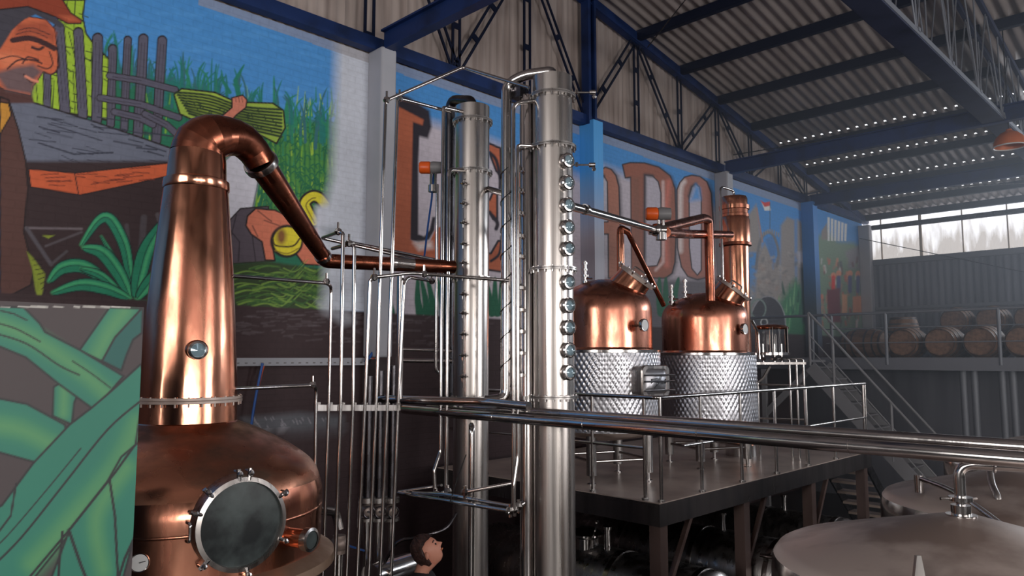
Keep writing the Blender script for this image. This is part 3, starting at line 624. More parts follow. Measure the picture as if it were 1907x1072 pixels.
# pillars along the mural wall
def y_at(px): return AX(px, 400, XW+.3)[1]
PILL = [(5.36, 5.6, 'plaster_white', ZB+.02), (9.72, 9.98, None, ZB+.06), (14.3, 14.56, 'plaster_white', ZB), (18.7, 18.98, None, ZB), (YF-.35, YF-.1, 'plaster_white', ZB-.1)]
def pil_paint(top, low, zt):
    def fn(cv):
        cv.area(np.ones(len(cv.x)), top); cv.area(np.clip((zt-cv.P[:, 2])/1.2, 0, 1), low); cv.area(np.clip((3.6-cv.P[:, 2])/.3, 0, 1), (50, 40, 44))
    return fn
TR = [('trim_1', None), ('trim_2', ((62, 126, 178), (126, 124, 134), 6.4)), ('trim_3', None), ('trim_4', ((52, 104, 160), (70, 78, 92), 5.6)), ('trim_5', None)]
for (ya, yb, mt, zt), (nm, pc) in zip(PILL, TR):
    if mt:
        o = solo(nm, MB().box((XW+.15, (ya+yb)/2, zt/2+1.6), (.32, yb-ya, zt-3.2)), mt, kind='structure')
        bv = o.modifiers.new('round', 'BEVEL'); bv.width = .03; bv.segments = 3
        part('pillar_foot', MB().box((XW+.15, (ya+yb)/2, 1.58), (.318, yb-ya-.004, 3.2)), 'dark_wall', o)
    else:
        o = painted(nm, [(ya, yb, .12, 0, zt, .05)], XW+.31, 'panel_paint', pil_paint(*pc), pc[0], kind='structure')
        # returned side facing the camera
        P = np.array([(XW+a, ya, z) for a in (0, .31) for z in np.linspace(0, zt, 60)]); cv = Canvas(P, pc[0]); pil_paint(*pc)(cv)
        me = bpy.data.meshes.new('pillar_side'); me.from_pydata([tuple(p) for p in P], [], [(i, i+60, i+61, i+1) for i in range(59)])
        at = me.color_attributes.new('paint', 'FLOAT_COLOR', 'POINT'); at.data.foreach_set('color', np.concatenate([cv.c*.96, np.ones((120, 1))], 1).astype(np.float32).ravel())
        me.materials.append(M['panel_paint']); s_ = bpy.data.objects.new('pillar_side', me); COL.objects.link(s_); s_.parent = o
        part('pillar_core', MB().box((XW+.15, (ya+yb)/2, zt/2), (.3, yb-ya-.01, zt-.01)), 'plaster_white', o)

# gable truss in blue steel against the cladding
gt = thing('gable_truss', 'blue steel lattice truss standing on the mural wall below the roof', 'truss', (XW+.12, 12, ZB))
def laced(a, b, off=.066, wd=.036, parent=gt, plane=(1, 0, 0), step=.62, mat='purlin_paint', name='web_member'):
    a, b = Vector(a), Vector(b); d = (b-a).normalized(); n = Vector(plane); s = d.cross(n).normalized(); m = MB()
    m.bar(a+s*off, b+s*off, .025, wd, up=s); m.bar(a-s*off, b-s*off, .025, wd, up=s)
    L = (b-a).length; k = max(1, int(L/step))
    for i in range(k+1):
        c = a+d*(L*(i+.0)/k if i else .05); m.bar(c-s*off, c+s*off, .09, .02, up=n)
    return part(name, m, mat, parent)
XT = XW+.1
part('bottom_chord', MB().box((XT, 12.4, ZB+.09), (.14, 21.4, .17)), 'blue_paint', gt)
for k, y in enumerate(BAYS[:-1]):
    if y > 3: laced((XT, y, ZB+.15), (XT, y, zr(y)-.1))
for k in range(len(BAYS)-2):
    y0, y1 = BAYS[k], BAYS[k+1]
    # bottom nodes at 3.8, 6.8, 9.8 ... (odd indices)
    if k % 2: laced((XT, y0, ZB+.15), (XT, y1, zr(y1)-.1))
    else: laced((XT, y0, zr(y0)-.1), (XT, y1, ZB+.15))
m = MB(); m.bar((XT, YRIDGE, zr(YRIDGE)-.12), (XT, YF, zr(YF)-.12), .12, .2); m.bar((XT+.06, YRIDGE, zr(YRIDGE)-.2), (XT+.06, YF, zr(YF)-.2), .05, .03); part('top_chord', m, 'blue_paint', gt)
m = MB(); m.box((XT+.05, 9.74, 8.4), (.16, .07, 2.4)); m.box((XT+.05, 9.9, 8.4), (.16, .05, 2.4)); m.box((XT, 9.82, 8.4), (.04, .16, 2.4)); part('post', m, 'blue_paint', gt)
# cross beams from the pillars across the hall
def ibeam(p0, p1, hh, ww=.14):
    m = MB(); p0, p1 = Vector(p0), Vector(p1); c = (p0+p1)/2; L = (p1-p0).length
    m.box(c, (L, .03, hh)); m.box(c+Vector((0, 0, hh/2)), (L, ww, .025)); m.box(c-Vector((0, 0, hh/2)), (L, ww, .025)); return m
for y, lb, dz in ((5.48, 'blue steel beam leaving the white pillar towards the upper middle of the photo', 0), (14.45, 'blue steel beam crossing above the copper column towards the right edge', -.05), (18.85, 'blue steel beam crossing in front of the bright window strip, second from the far wall', -.1)):
    solo('roof_beam', ibeam((XW+.2, y, ZB+.14+dz), (XR-.1, y, ZB+.14+dz), .26), 'blue_paint', lb, 'beam')
# longitudinal lattice girder
lg = thing('lattice_girder', 'hazy blue lattice girder running along the hall at upper right', 'truss', (-2.8, 14, 7.2))
m = MB()
for dx in (-.14, .14): m.box((-2.8+dx, 12.5, 7.2), (.04, 20.8, .09))
m.box((-2.8, 12.5, 7.16), (.3, 20.8, .012)); part('bottom_chord', m, 'girder_paint', lg)
part('edge_angle', MB().box((-2.64, 12.5, 7.21), (.02, 20.7, .07)), 'grey_rail', lg)
m = MB()
for dx in (-.14, .14): m.bar((-2.8+dx, 2.4, zr(2.4)-.22), (-2.8+dx, YF-.05, zr(YF)-.22), .06, .1)
part('top_chord', m, 'girder_paint', lg)
for k in range(1, 14):
    y = 2.3+1.5*k
    if zr(y)-7.4 < .2: continue
    for dx in (-.14, .14):
        part('web_bar', MB().cyl((-2.8+dx, y, 7.2), (-2.8+dx, y, zr(y)-.2), .014, n=6), 'grey_rail', lg)
        part('web_bar', MB().cyl((-2.8+dx, y, 7.2), (-2.8+dx, y+.75, zr(y+.75)-.2), .012, n=6), 'grey_rail', lg)
        part('web_bar', MB().cyl((-2.8+dx, y, 7.2), (-2.8+dx, y-.75, zr(y-.75)-.2), .012, n=6), 'grey_rail', lg)
    part('strut', MB().box((-2.8, y, 7.24), (.36, .08, .05)), 'grey_rail', lg)
# tie wires
for (a, b, lb) in ((AX(1200, 0, -7.8), AY(1470, 140, 11.3), 0), ((-7.7, 11.4, zr(11.4)-.3), (-3, 8.4, zr(8.4)-.3), 0), ((-7.7, 14.6, ZB+.4), (-3, 17.2, zr(17.2)-.25), 1), ((-7.6, 18.9, ZB+.2), (-3, 21.6, zr(21.6)-.2), 2), ((-7.7, 21.9, 6.6), (-2.5, YF-.3, 4.9), 3)):
    if lb == 0 and a is not None and isinstance(a, Vector): continue
    solo('tie_rod', MB().cyl(a, b, .011, n=6), 'steel_dark', ['thin tie rod crossing under the nearest corrugated roof bays', 'thin tie rod under the roof above the copper column', 'thin tie rod crossing the roof in front of the window strip', 'thin tie rod slanting down over the far siding'][lb], 'rod')
lp = thing('dome_lamp', 'orange metal dome lamp hanging from the girder at the right edge', 'lamp', AZ(1880, 300, 6.3) if False else W(1880, 262, 12.2))
c = Vector(lp.location)
part('lamp_shade', MB().lathe(c, [(.24, -.1), (.23, -.02), (.2, .06), (.13, .13), (.05, .17), (.04, .2)], 28), 'lamp_orange', lp)
part('rim', MB().torus(c-Vector((0, 0, .1)), (0, 0, 1), .24, .012), 'dial_white', lp)
part('hanger', MB().cyl(c+Vector((0, 0, .18)), (c.x, c.y, zr(c.y)), .01, n=6), 'steel_dark', lp)
# ------------------------------------------------------------------ painted block in front of the still
XP = -3.6
pe = AX(268, 572, XP); ZPAN = pe.z; YPAN = pe.y
def paint_panel(cv):
    BR = (72, 62, 64); GL = (92, 150, 100); GM = (48, 124, 104); GD = (36, 96, 90); OL = (40, 38, 42)
    cv.area(np.ones(len(cv.x)), BR)
    def leaf(poly, hl=None, hw=16, base=GM):
        cv.poly(poly, base, 1)
        if hl:
            cv.line(smooth(hl, 5), hw*1.5, (66, 138, 100), hw*.7); cv.line(smooth(hl, 5), hw*.6, GL, hw*.7)
        cv.line(poly+[poly[0]], 4, OL, 1)
    leaf([(204, 572), (264, 574), (262, 600), (238, 640), (226, 690), (148, 652), (176, 612)], [(232, 580), (206, 616), (182, 660)], 22)
    leaf([(262, 576), (266, 576), (264, 620), (248, 632), (236, 660), (226, 690), (190, 672), (214, 628)], None, base=GD)
    leaf([(100, 720), (120, 708), (148, 726), (138, 750), (134, 790), (98, 774)], [(120, 722), (118, 770)], 14)
    leaf([(-30, 740), (0, 742), (50, 752), (120, 790), (124, 800), (96, 835), (72, 862), (-30, 834)], [(-20, 790), (40, 800), (100, 830)], 24)
    leaf([(-40, 570), (44, 572), (74, 602), (84, 618), (150, 652), (230, 700), (200, 735), (172, 760), (110, 715), (48, 665), (0, 645), (-40, 640)], [(-20, 596), (60, 630), (150, 690), (196, 730)], 22)
    cv.line(smooth([(-10, 620), (50, 640), (110, 680), (148, 698)], 5), 3.4, OL); cv.line(smooth([(-10, 600), (30, 612), (75, 636)], 5), 3, OL); cv.line(smooth([(135, 672), (170, 695), (206, 722)], 5), 2.6, OL); cv.line([(0, 578), (26, 584), (50, 596)], 3, OL)
    leaf([(262, 678), (266, 690), (262, 760), (252, 830), (150, 968), (60, 1080), (-60, 1090), (-60, 980), (4, 940), (30, 905), (62, 862), (130, 790), (172, 758), (214, 722)], [(256, 790), (216, 868), (140, 960), (60, 1050)], 26, GM)
    cv.line(smooth([(262, 746), (200, 800), (120, 900), (40, 1000), (-20, 1060)], 5), 4, OL); cv.line(smooth([(150, 835), (90, 908), (20, 990), (-20, 1030)], 5), 2.6, OL)
    leaf([(262, 820), (262, 900), (250, 1000), (230, 1072), (246, 1090), (90, 1090), (130, 985), (200, 896), (226, 850)], [(236, 870), (180, 960), (192, 1060)], 22)
    cv.line([(204, 892), (214, 960), (220, 1080)], 5, OL); cv.line([(128, 986), (150, 1050), (166, 1090)], 6, OL); cv.line([(255, 990), (232, 1040), (222, 1072)], 5, OL); cv.line([(250, 830), (214, 880), (130, 985), (50, 1080)], 4.5, OL)
    cv.line([(116, 990), (108, 1080)], 5, OL); cv.line([(30, 900), (20, 960), (-10, 1000)], 4, OL)
    for _ in range(14):
        a = RNG.uniform(0, 260); cv.line([(a, 570.5), (a+RNG.uniform(6, 26), 571.5)], RNG.uniform(1.5, 4), (190, 186, 180), .7)
pan = painted('wall_front', [(-3, .5, .1, 0, ZPAN, .1), (.5, YPAN, .005, 1.5, ZPAN, .005), (.5, YPAN, .05, 0, 1.5, .05)], XP, 'panel_paint', paint_panel, (72, 62, 64), kind='structure')
part('masonry', MB().box((XP-.081, (YPAN-3)/2, ZPAN/2), (.16, YPAN+3-.002, ZPAN-.002)), 'concrete', pan)

# ------------------------------------------------------------------ big copper pot still
HS = 4.62
c0 = W(350, 743, HS); SX, SY = c0.x, c0.y
def R_(px): return px/F*HS*1.0
def zs(py): return ZP((SX, SY), py)
st = thing('copper_pot_still', 'large copper pot still with round glass door and swan neck beside the painted block', 'still', (SX, SY, 0))
ctr = Vector((SX, SY, 0))
zb = zs(1020)
prof = [(.74, zb-.75), (.8, zb-.5), (.815, zb-.1), (.82, zs(950)), (.82, zs(922)), (.815, zs(908)), (.80, zs(893))]
part('belly', MB().lathe(ctr, prof, 96), 'copper', st)
part('shoulder', MB().lathe(ctr, [(.8, zs(893)), (.785, zs(879)), (.755, zs(865)), (.7, zs(850)), (.61, zs(831)), (.5, zs(812)), (.4, zs(797)), (.315, zs(787)), (.29, zs(784))], 96), 'copper_shoulder', st)
part('seam_band', MB().lathe(ctr, [(.819, zs(948)), (.824, zs(946)), (.824, zs(943)), (.819, zs(941))], 72), 'copper', st)
part('lower_neck', MB().lathe(ctr, [(.315, zs(790)), (.29, zs(783)), (.285, zs(748))], 64), 'copper', st)
def flange(c, r0, r1, th, nb, mat, parent, name='flange', rb=.011):
    m = MB(); m.lathe(c, [(r0, -th/2), (r1, -th/2), (r1, -th*.1), (r1-.004, 0), (r1, th*.1), (r1, th/2), (r0, th/2)], 56)
    for i in range(nb):
        a = 2*math.pi*(i+.5)/nb; p = Vector(c)+Vector((math.cos(a), math.sin(a), 0))*(r1-rb*1.2)
        m.cyl(p-Vector((0, 0, th*.5+.02)), p+Vector((0, 0, th*.5+.006)), rb*.6, n=6)
    return part(name, m, mat, parent)
flange((SX, SY, zs(742)), .27, .318, .034, 26, 'steel_dull', st, rb=.009)
# tall tapering neck with collar
zc1, zc2 = zs(352), zs(338)
part('neck', MB().lathe(ctr, [(.287, zs(738)), (.28, zs(690)), (.262, zs(600)), (.238, zs(500)), (.212, zs(420)), (.19, zc1), (.186, zc2-.004), (.178, zc2), (.172, zs(300)), (.165, zs(285))], 72), 'copper', st)
part('collar', MB().lathe(ctr, [(.193, zc1-.01), (.199, zc1), (.196, zc2), (.18, zc2+.008)], 64), 'copper', st)
# swan neck bend and lyne arm
top = Vector((SX, SY, zs(285)))
e1 = W(487, 306, 4.95); e2 = W(602, 478, 5.75)
path = [top-Vector((0, 0, .02)), W(376, 268, 4.63), W(396, 256, 4.66), W(424, 254, 4.74), W(452, 262, 4.83), W(474, 284, 4.91), e1]
rad = [.166, .165, .150, .128, .115, .106, .1]
q = []; qr = []
for i in range(len(path)-1):
    for k in range(2):
        t = k/2; p0, p1, p2, p3 = [path[min(max(j, 0), len(path)-1)] for j in (i-1, i, i+1, i+2)]
        q.append(.5*((2*p1)+(-p0+p2)*t+(2*p0-5*p1+4*p2-p3)*t*t+(-p0+3*p1-3*p2+p3)*t**3)); qr.append(rad[i]*(1-t)+rad[i+1]*t)
q.append(path[-1]); qr.append(rad[-1])
part('swan_neck', MB().tube(q, qr, 44, False, True), 'copper_tarnished', st)
dd = (e2-e1).normalized()
part('union_ring', MB().lathe(e1-dd*.01, [(.09, -.02), (.116, -.02), (.12, 0), (.116, .03), (.09, .03)], 36, dd), 'steel', st, 'steel union ring')
part('lyne_arm', MB().tube([e1, e1.lerp(e2, .5), e2], [.095, .074, .056], 28), 'copper_tarnished', st)
part('union_ring', MB().lathe(e2, [(.05, -.02), (.066, -.02), (.066, .012), (.05, .012)], 28, dd), 'steel', st, 'steel union ring')
e3 = W(845, 497, 6.35)
part('vapour_pipe', MB().tube(bend([e2-dd*.01, e2+dd*.05, e3], .05), .058, 24), 'copper_tarnished', st)
m = MB().tube([W(732, 489, 6.05), W(770, 492, 6.14)], .05, 20); m.lathe(W(732, 489, 6.05), [(.05, -.02), (.062, -.02), (.062, .02), (.05, .02)], 20, e3-e2); part('pipe_clamp', m, 'steel', st)
# round glass door
to_cam = Vector((-SX, -SY, 0)).normalized(); right = Vector((CA, SA, 0))
def around(deg): return (Matrix.Rotation(math.radians(deg), 3, 'Z') @ to_cam)
dn = around(19.5); dc = ctr+dn*.83; dc.z = ZP(dc, 974)
dr = 84/F*hd(dc)
m = MB().lathe(dc, [(dr*.86, -.16), (dr*1.0, -.16), (dr*1.0, .02), (dr*.995, .035), (dr*.9, .042), (dr*.885, .02)], 64, dn)
dring = part('door_ring', m, 'column_steel', st, 'polished steel door ring')
part('door_glass', MB().lathe(dc, [(dr*.9, .022), (dr*.6, .03), (dr*.2, .034), (.0, .034)], 48, dn), 'frosted_glass', st, 'fogged dark glass of the round door')
dd_, du_, dv_ = frame(dn)
for ang in (84, 97, 150, 207, 262, 318, 20, 45):
    e = du_*math.cos(math.radians(ang))+dv_*math.sin(math.radians(ang)); p = dc+e*dr*1.0+dn*.03
    m = MB().cyl(p-e*.02, p+e*.045, .012, n=8); m.ball(p+e*.02+dn*.02, .016, 8); m.cyl(p+e*.03-dn*.05, p+e*.03+dn*.03, .008, n=6); part('clamp', m, 'steel', st)
p = dc-du_*(dr+.03) if (dc-du_*dr-W(360, 975, 4)).length < (dc+du_*dr-W(360, 975, 4)).length else dc+du_*(dr+.03)
part('handle', MB().tube(bend([p+Vector((0, 0, .045)), p+dn*.05+Vector((0, 0, .045)), p+dn*.05-Vector((0, 0, .045)), p-Vector((0, 0, .045))], .015), .008, 8), 'steel', st)
# neck sight glass
sn = around(8); sp = ctr+sn*.262; sp.z = ZP(sp, 652); rr = 17/F*hd(sp)
g = part('sight_glass', MB().lathe(sp, [(rr*.95, -.1), (rr*.95, .02), (rr, .03), (rr*.98, .055), (rr*.75, .06), (rr*.74, .045)], 28, sn), 'steel', st)
part('lens', MB().lathe(sp, [(rr*.75, .046), (0, .05)], 24, sn), 'lens_glass', g)
part('socket', MB().lathe(sp, [(rr*1.5, -.05), (rr*1.25, .0), (rr*1.0, .015)], 28, sn), 'copper', st)
# side sight port
sn = around(43); sp = ctr+sn*.82; sp.z = ZP(sp, 1000)
part('port_tube', MB().cyl(sp-sn*.05, sp+sn*.12, .052, n=24), 'copper', st)
g = part('sight_port', MB().lathe(sp+sn*.12, [(.05, -.01), (.064, -.01), (.066, .03), (.05, .034)], 28, sn), 'steel', st); part('lens', MB().disc(sp+sn*.148, sn, .051), 'frosted_glass', g)
# dial thermometer
tp = W(261, 1047, 3.82); sn = around(-12); sn.z = .1; sn.normalize(); rr = .046
m = MB().lathe(tp, [(0, -.02), (rr, -.02), (rr*1.05, .0), (rr, .014), (rr*.9, .012)], 28, sn); m.cyl(tp, tp-sn*.28, .009, n=8)
g = part('thermometer', m, 'steel', st); part('dial', MB().disc(tp+sn*.011, sn, rr*.92), 'dial_white', g)
part('needle', MB().bar(tp+sn*.014, tp+sn*.014+Vector((CA, SA, .3))*.03, .004, .003), 'black', g)
# skirt
part('skirt_rim', MB().lathe(ctr, [(.8, zb+.0), (.87, zb-.03), (.9, zb-.05), (.905, zb-.1), (.88, zb-.12), (.8, zb-.13)], 96), 'beige_metal', st, 'pale rim under the belly')
part('base', MB().lathe(ctr, [(.5, 0.02), (.72, .1), (.78, zb-.72)], 48), 'steel_dull', st)
for a in (20, 140, 260):
    e = Vector((math.cos(math.radians(a)), math.sin(math.radians(a)), 0))*.6; part('leg', MB().cyl(ctr+e, ctr+e+Vector((0, 0, .3)), .05), 'steel_dull', st)

# ------------------------------------------------------------------ rectifying columns
def column(name, label, px, py_ref, h, r, ytop, flanges):
    c = W(px, py_ref, h); c = Vector((c.x, c.y, 0)); t = thing(name, label, 'column', c)
    ft = [ZP(c, f) for f in flanges]; zt = ZP(c, ytop); lev = [zt]+ft+[0.0]
    for i in range(len(lev)-1):
        zt_, zb_ = lev[i], lev[i+1]
        pr = [(r, zb_+.005), (r, zt_-.005)]
        if i == 0: pr = [(r, zb_+.005), (r, zt_), (r-.008, zt_), (r-.01, zt_-.03), (0.01, zt_-.03)]
        part('shell_section', MB().lathe(c, pr, 64), 'column_steel', t)
    for z in ft: flange((c.x, c.y, z), r-.01, r+.03, .026, 18, 'steel_brushed', t)
    return t, c
colA, CAc = column('rectifying_column', 'tall stainless column with a row of round sight glasses, nearest of the two columns', 1031, 600, 5.9, .162, 146, [182, 276, 502, 738])
def dirc(c, deg):      # direction in plan: 0 = towards camera, + = to the right of the photo
    tc_ = Vector((-c.x, -c.y, 0)).normalized(); return Matrix.Rotation(math.radians(deg), 3, 'Z') @ tc_
sgn = dirc(CAc, 36)
for py in (301, 342, 383, 424, 464, 526, 569, 610, 652, 693):
    p = CAc+sgn*.155; p.z = ZP(p, py); rr = .056
    g = part('sight_glass', MB().lathe(p, [(rr*.9, -.03), (rr*.92, .028), (rr*1.08, .03), (rr*1.1, .055), (rr*.95, .064), (rr*.72, .066), (rr*.7, .052)], 24, sgn), 'steel_polished', colA)
    part('lens', MB().lathe(p, [(rr*.72, .053), (rr*.4, .062), (0, .066)], 20, sgn), 'lens_glass', g)
part('gauge_line', MB().tube([CAc+sgn*.2+Vector((.0, 0, ZP(CAc, 693))), CAc+sgn*.2+Vector((0, 0, ZP(CAc, 301)))], .004, 6), 'steel_dark', colA)
for py, L in ((172, .17), (307, .16)):
    z = ZP(CAc, py); a = CAc+right*.155+Vector((0, 0, z)); m = MB().cyl(a, a+right*L, .008, n=8); m.cyl(a+right*(L-.02), a+right*(L+.03), .02, n=12)
    m.ball(a+right*(L+.02)-Vector((0, 0, .035)), .018, 8); m.cyl(a+right*.04-Vector((0, 0, .012)), a+right*.04+Vector((0, 0, .02)), .012, n=8); part('thermowell', m, 'steel_polished', colA)
colB, CBc = column('rectifying_column', 'stainless column with small drain cocks up its front, farther of the two columns', 878, 600, 6.7, .158, 200, [228, 322, 519, 740])
kn = dirc(CBc, -22)
for py in (343, 380, 416, 455, 490, 548, 583, 622, 661, 700):
    p = CBc+kn*.155; p.z = ZP(p, py)
    m = MB().cyl(p-kn*.02, p+kn*.05, .009, n=8); m.ball(p+kn*.05, .02, 8); rt = kn.cross(Vector((0, 0, 1)))
    m.cyl(p+kn*.045-rt*.034, p+kn*.045+rt*.034, .007, n=6); m.cyl(p+kn*.05, p+kn*.05-Vector((0, 0, .045)), .008, n=6); m.bar(p+kn*.07+Vector((0, 0, .012)), p+kn*.07+Vector((0, 0, .03))-rt*.03, .01, .005); part('drain_cock', m, 'steel_polished', colB)
part('drain_line', MB().tube([CBc+kn*.2+Vector((0, 0, ZP(CBc, 720))), CBc+kn*.2+Vector((0, 0, ZP(CBc, 345)))], .003, 6), 'steel_dark', colB)
def pipe(pts, r, label, mat='steel_polished', rad=.07, n=10, name='pipe', joints=(), group=None):
    pts = [Vector(p) for p in pts]; m = MB().tube(bend(pts, rad), r, n)
    t = solo(name, m, mat, label, 'pipe', group)
    for i, jp in enumerate(joints):
        jp = Vector(jp); part('fitting', MB().ball(jp, r*2.1, 8).cyl(jp, jp+Vector((0, 0, r*5)), r*.7, n=6), 'steel_polished', t)
    return t
def V(px, py, h, *pys):    # points straight above one ground point
    p = W(px, py, h); return [Vector((p.x, p.y, ZP(p, q))) for q in (py,)+pys]
# vertical tubes beside the columns
def vertical(px, yref, h, y0, y1, r, label, mat='steel_polished', extra_top=(), extra_bot=(), rad=.07, name='pipe', n=12):
    c = W(px, yref, h); a = Vector((c.x, c.y, ZP(c, y0))); b = Vector((c.x, c.y, ZP(c, y1)))
    return pipe(list(extra_top)+[a, b]+list(extra_bot), r, label, mat, rad, n, name)
# column B neighbours
o = vertical(836, 500, 7.0, 186, 760, .05, 'dark reflective tube curving into the top of the farther column', 'steel_dark', extra_bot=(), extra_top=[CBc-to_cam*.03+Vector((0, 0, ZP(CBc, 206))), CBc-to_cam*.03+Vector((0, 0, ZP(CBc, 186)))], rad=.12, name='reflux_tube', n=20)
vertical(813, 500, 6.45, 343, 690, .014, 'thin pipe with a hooked foot left of the farther column', extra_bot=[W(822, 697, 6.5)], rad=.05)
vertical(823, 500, 6.35, 200, 840, .017, 'thin kinked steam pipe running down the left of the farther column', extra_top=[CBc+Vector((0, 0, ZP(CBc, 212)))], extra_bot=[W(808, 876, 6.3), W(811, 925, 6.3)], rad=.02)
vertical(834, 500, 6.3, 315, 925, .017, 'thin straight pipe hugging the left of the farther column', extra_top=[CBc+Vector((0, 0, ZP(CBc, 318)))])
vertical(878, 900, 6.35, 792, 1120, .026, 'vertical drain pipe in front of the farther column foot', 'steel', extra_top=[CBc+Vector((0, 0, ZP(CBc, 790)))])
# column A neighbours
topA = CAc+Vector((0, 0, ZP(CAc, 146)))
p942 = W(943, 450, 6.0)
def z_at(p, py): return Vector((p.x, p.y, ZP(p, py)))
pipe([topA+Vector((0, 0, -.02)), topA+Vector((0, 0, .06)), z_at(W(975, 300, 5.95), 140), z_at(p942, 158), z_at(p942, 742), W(905, 746, 5.95)], .044, 'thick polished tube arching off the top of the nearest column', 'steel', .12, 20, 'reflux_tube')
vertical(956, 450, 5.8, 192, 950, .017, 'polished pipe left of the nearest column running down to the lower rack', extra_top=[CAc+Vector((0, 0, ZP(CAc, 184)))])
vertical(964, 450, 5.75, 270, 850, .014, 'thin kinked pipe beside the nearest column', extra_top=[CAc+Vector((0, 0, ZP(CAc, 274)))], extra_bot=[W(957, 905, 5.72), W(957, 948, 5.72)], rad=.03)
c = W(981, 450, 5.98); sid = thing('side_vessel', 'narrow stainless side vessel clamped against the nearest column', 'vessel', (c.x, c.y, 0)); cc = Vector((c.x, c.y, 0))
part('shell', MB().lathe(cc, [(.01, ZP(cc, 176)), (.05, ZP(cc, 178)), (.058, ZP(cc, 186)), (.058, 0.0)], 28), 'steel', sid)
part('flange', MB().lathe(cc+Vector((0, 0, ZP(cc, 276))), [(.05, -.015), (.084, -.015), (.084, .015), (.05, .015)], 28), 'steel_brushed', sid)
part('flange', MB().lathe(cc+Vector((0, 0, ZP(cc, 740))), [(.05, -.015), (.084, -.015), (.084, .015), (.05, .015)], 28), 'steel_brushed', sid)
dl = dirc(cc, -38)
for py in (317, 356, 398, 440, 478, 536, 577, 617, 657, 698):
    p = cc+dl*.06; p.z = ZP(p, py); m = MB().cyl(p-dl*.02, p+dl*.03, .012, n=8); m.cyl(p+dl*.02-Vector((0, 0, .012)), p+dl*.02+Vector((0, 0, .012)), .034, n=12); m.ball(p+dl*.025+Vector((0, 0, .02)), .014, 8); part('drain_cock', m, 'steel_polished', sid)
part('sensor_box', MB().box((cc.x-.05, cc.y-.03, ZP(cc, 172)), (.11, .1, .1)), 'steel_dark', sid)
# spiral cable on the thick tube
m = MB(); pts = []
for i in range(120):
    a = i/120*2*math.pi*8; z = ZP(p942, 720)+(ZP(p942, 310)-ZP(p942, 720))*i/120; pts.append((p942.x+.05*math.cos(a), p942.y+.05*math.sin(a), z))
m.tube(pts, .0035, 5); solo('sensor_cable', m, 'black', 'thin black cable wound around the thick tube by the nearest column', 'cable')

# pole pipes and overhead runs on the left
GB = 'slender vertical pipes of the left bank'
bar_a, bar_b = W(588, 759, 5.45), W(742, 759, 5.95)
m = MB().bar(bar_a, bar_b, .03, .045); hb = solo('pipe_rack_bar', m, 'steel_brushed', 'flat horizontal bar tying the slender vertical pipes together', 'bar')
for i in range(8):
    p = bar_a.lerp(bar_b, (i+.1)/7.2); part('clip', MB().box(p+Vector((0, 0, .01)), (.03, .04, .06)), 'steel_polished', hb)
def lean(pts, r, label, joints=(), rad=.05): return pipe(pts, r, label, 'steel_polished', rad, 10, 'pipe', joints)
h0 = 5.42
lean([W(436, 724, 4.66), W(582, 717, 5.3), W(589, 722, h0), W(588, 758, h0), W(584, 1110, h0)], .0125, 'slender pipe leaving the still neck flange, first of the left bank', [W(582, 716, 5.3)])
lean([W(424, 513, 4.66), W(609, 527, 5.35), W(617, 534, 5.5), W(612, 758, 5.5), W(600, 1110, 5.5)], .0125, 'slender pipe leaving the middle of the still neck, second of the left bank', [W(608, 524, 5.35)])
lean([W(830, 496, 6.6), W(600, 443, 5.9), W(630, 432, 5.6), W(639, 434, 5.56), W(634, 758, 5.56), W(622, 1110, 5.56)], .0145, 'slender pipe with the highest hooked top beside the white pillar foot', [W(630, 431, 5.6)], .02)
lean([W(832, 488, 6.6), W(655, 452, 5.75), W(618, 463, 5.9), W(650, 455, 5.65), W(660, 458, 5.64), W(657, 758, 5.64), W(644, 1110, 5.64)], .0145, 'slender pipe with a hooked top just right of the highest hook', [W(650, 453, 5.65)], .02)
lean([W(948, 522, 5.9), W(790, 510, 5.85), W(765, 508, 5.8), W(697, 516, 5.72), W(689, 522, 5.72), W(679, 758, 5.72), W(663, 1110, 5.72)], .0145, 'slender pipe with a long top arm reaching the nearest column tubes', [W(697, 516, 5.72), W(790, 510, 5.85)])
lean([W(985, 163, 5.85), W(862, 125, 6.2), W(722, 186, 5.8), W(718, 192, 5.8), W(700, 758, 5.8), W(685, 1110, 5.8)], .0145, 'tall slender pole pipe whose top rises over to the nearest column', [W(720, 186, 5.8)])
lean([W(838, 208, 6.5), W(748, 184, 5.95), W(740, 186, 5.87), W(721, 758, 5.87), W(706, 1110, 5.87)], .0145, 'tall slender pole pipe linked to the top of the farther column', [W(744, 183, 5.9)])
lean([W(806, 523, 6.5), W(762, 516, 6.0), W(753, 524, 5.95), W(741, 758, 5.95), W(727, 1110, 5.95)], .0145, 'slender pipe beside the short thick pipe, last of the left bank', [W(804, 523, 6.45)])
vertical(745, 600, 6.1, 513, 742, .03, 'short thick pipe standing behind the slender bank', 'steel')
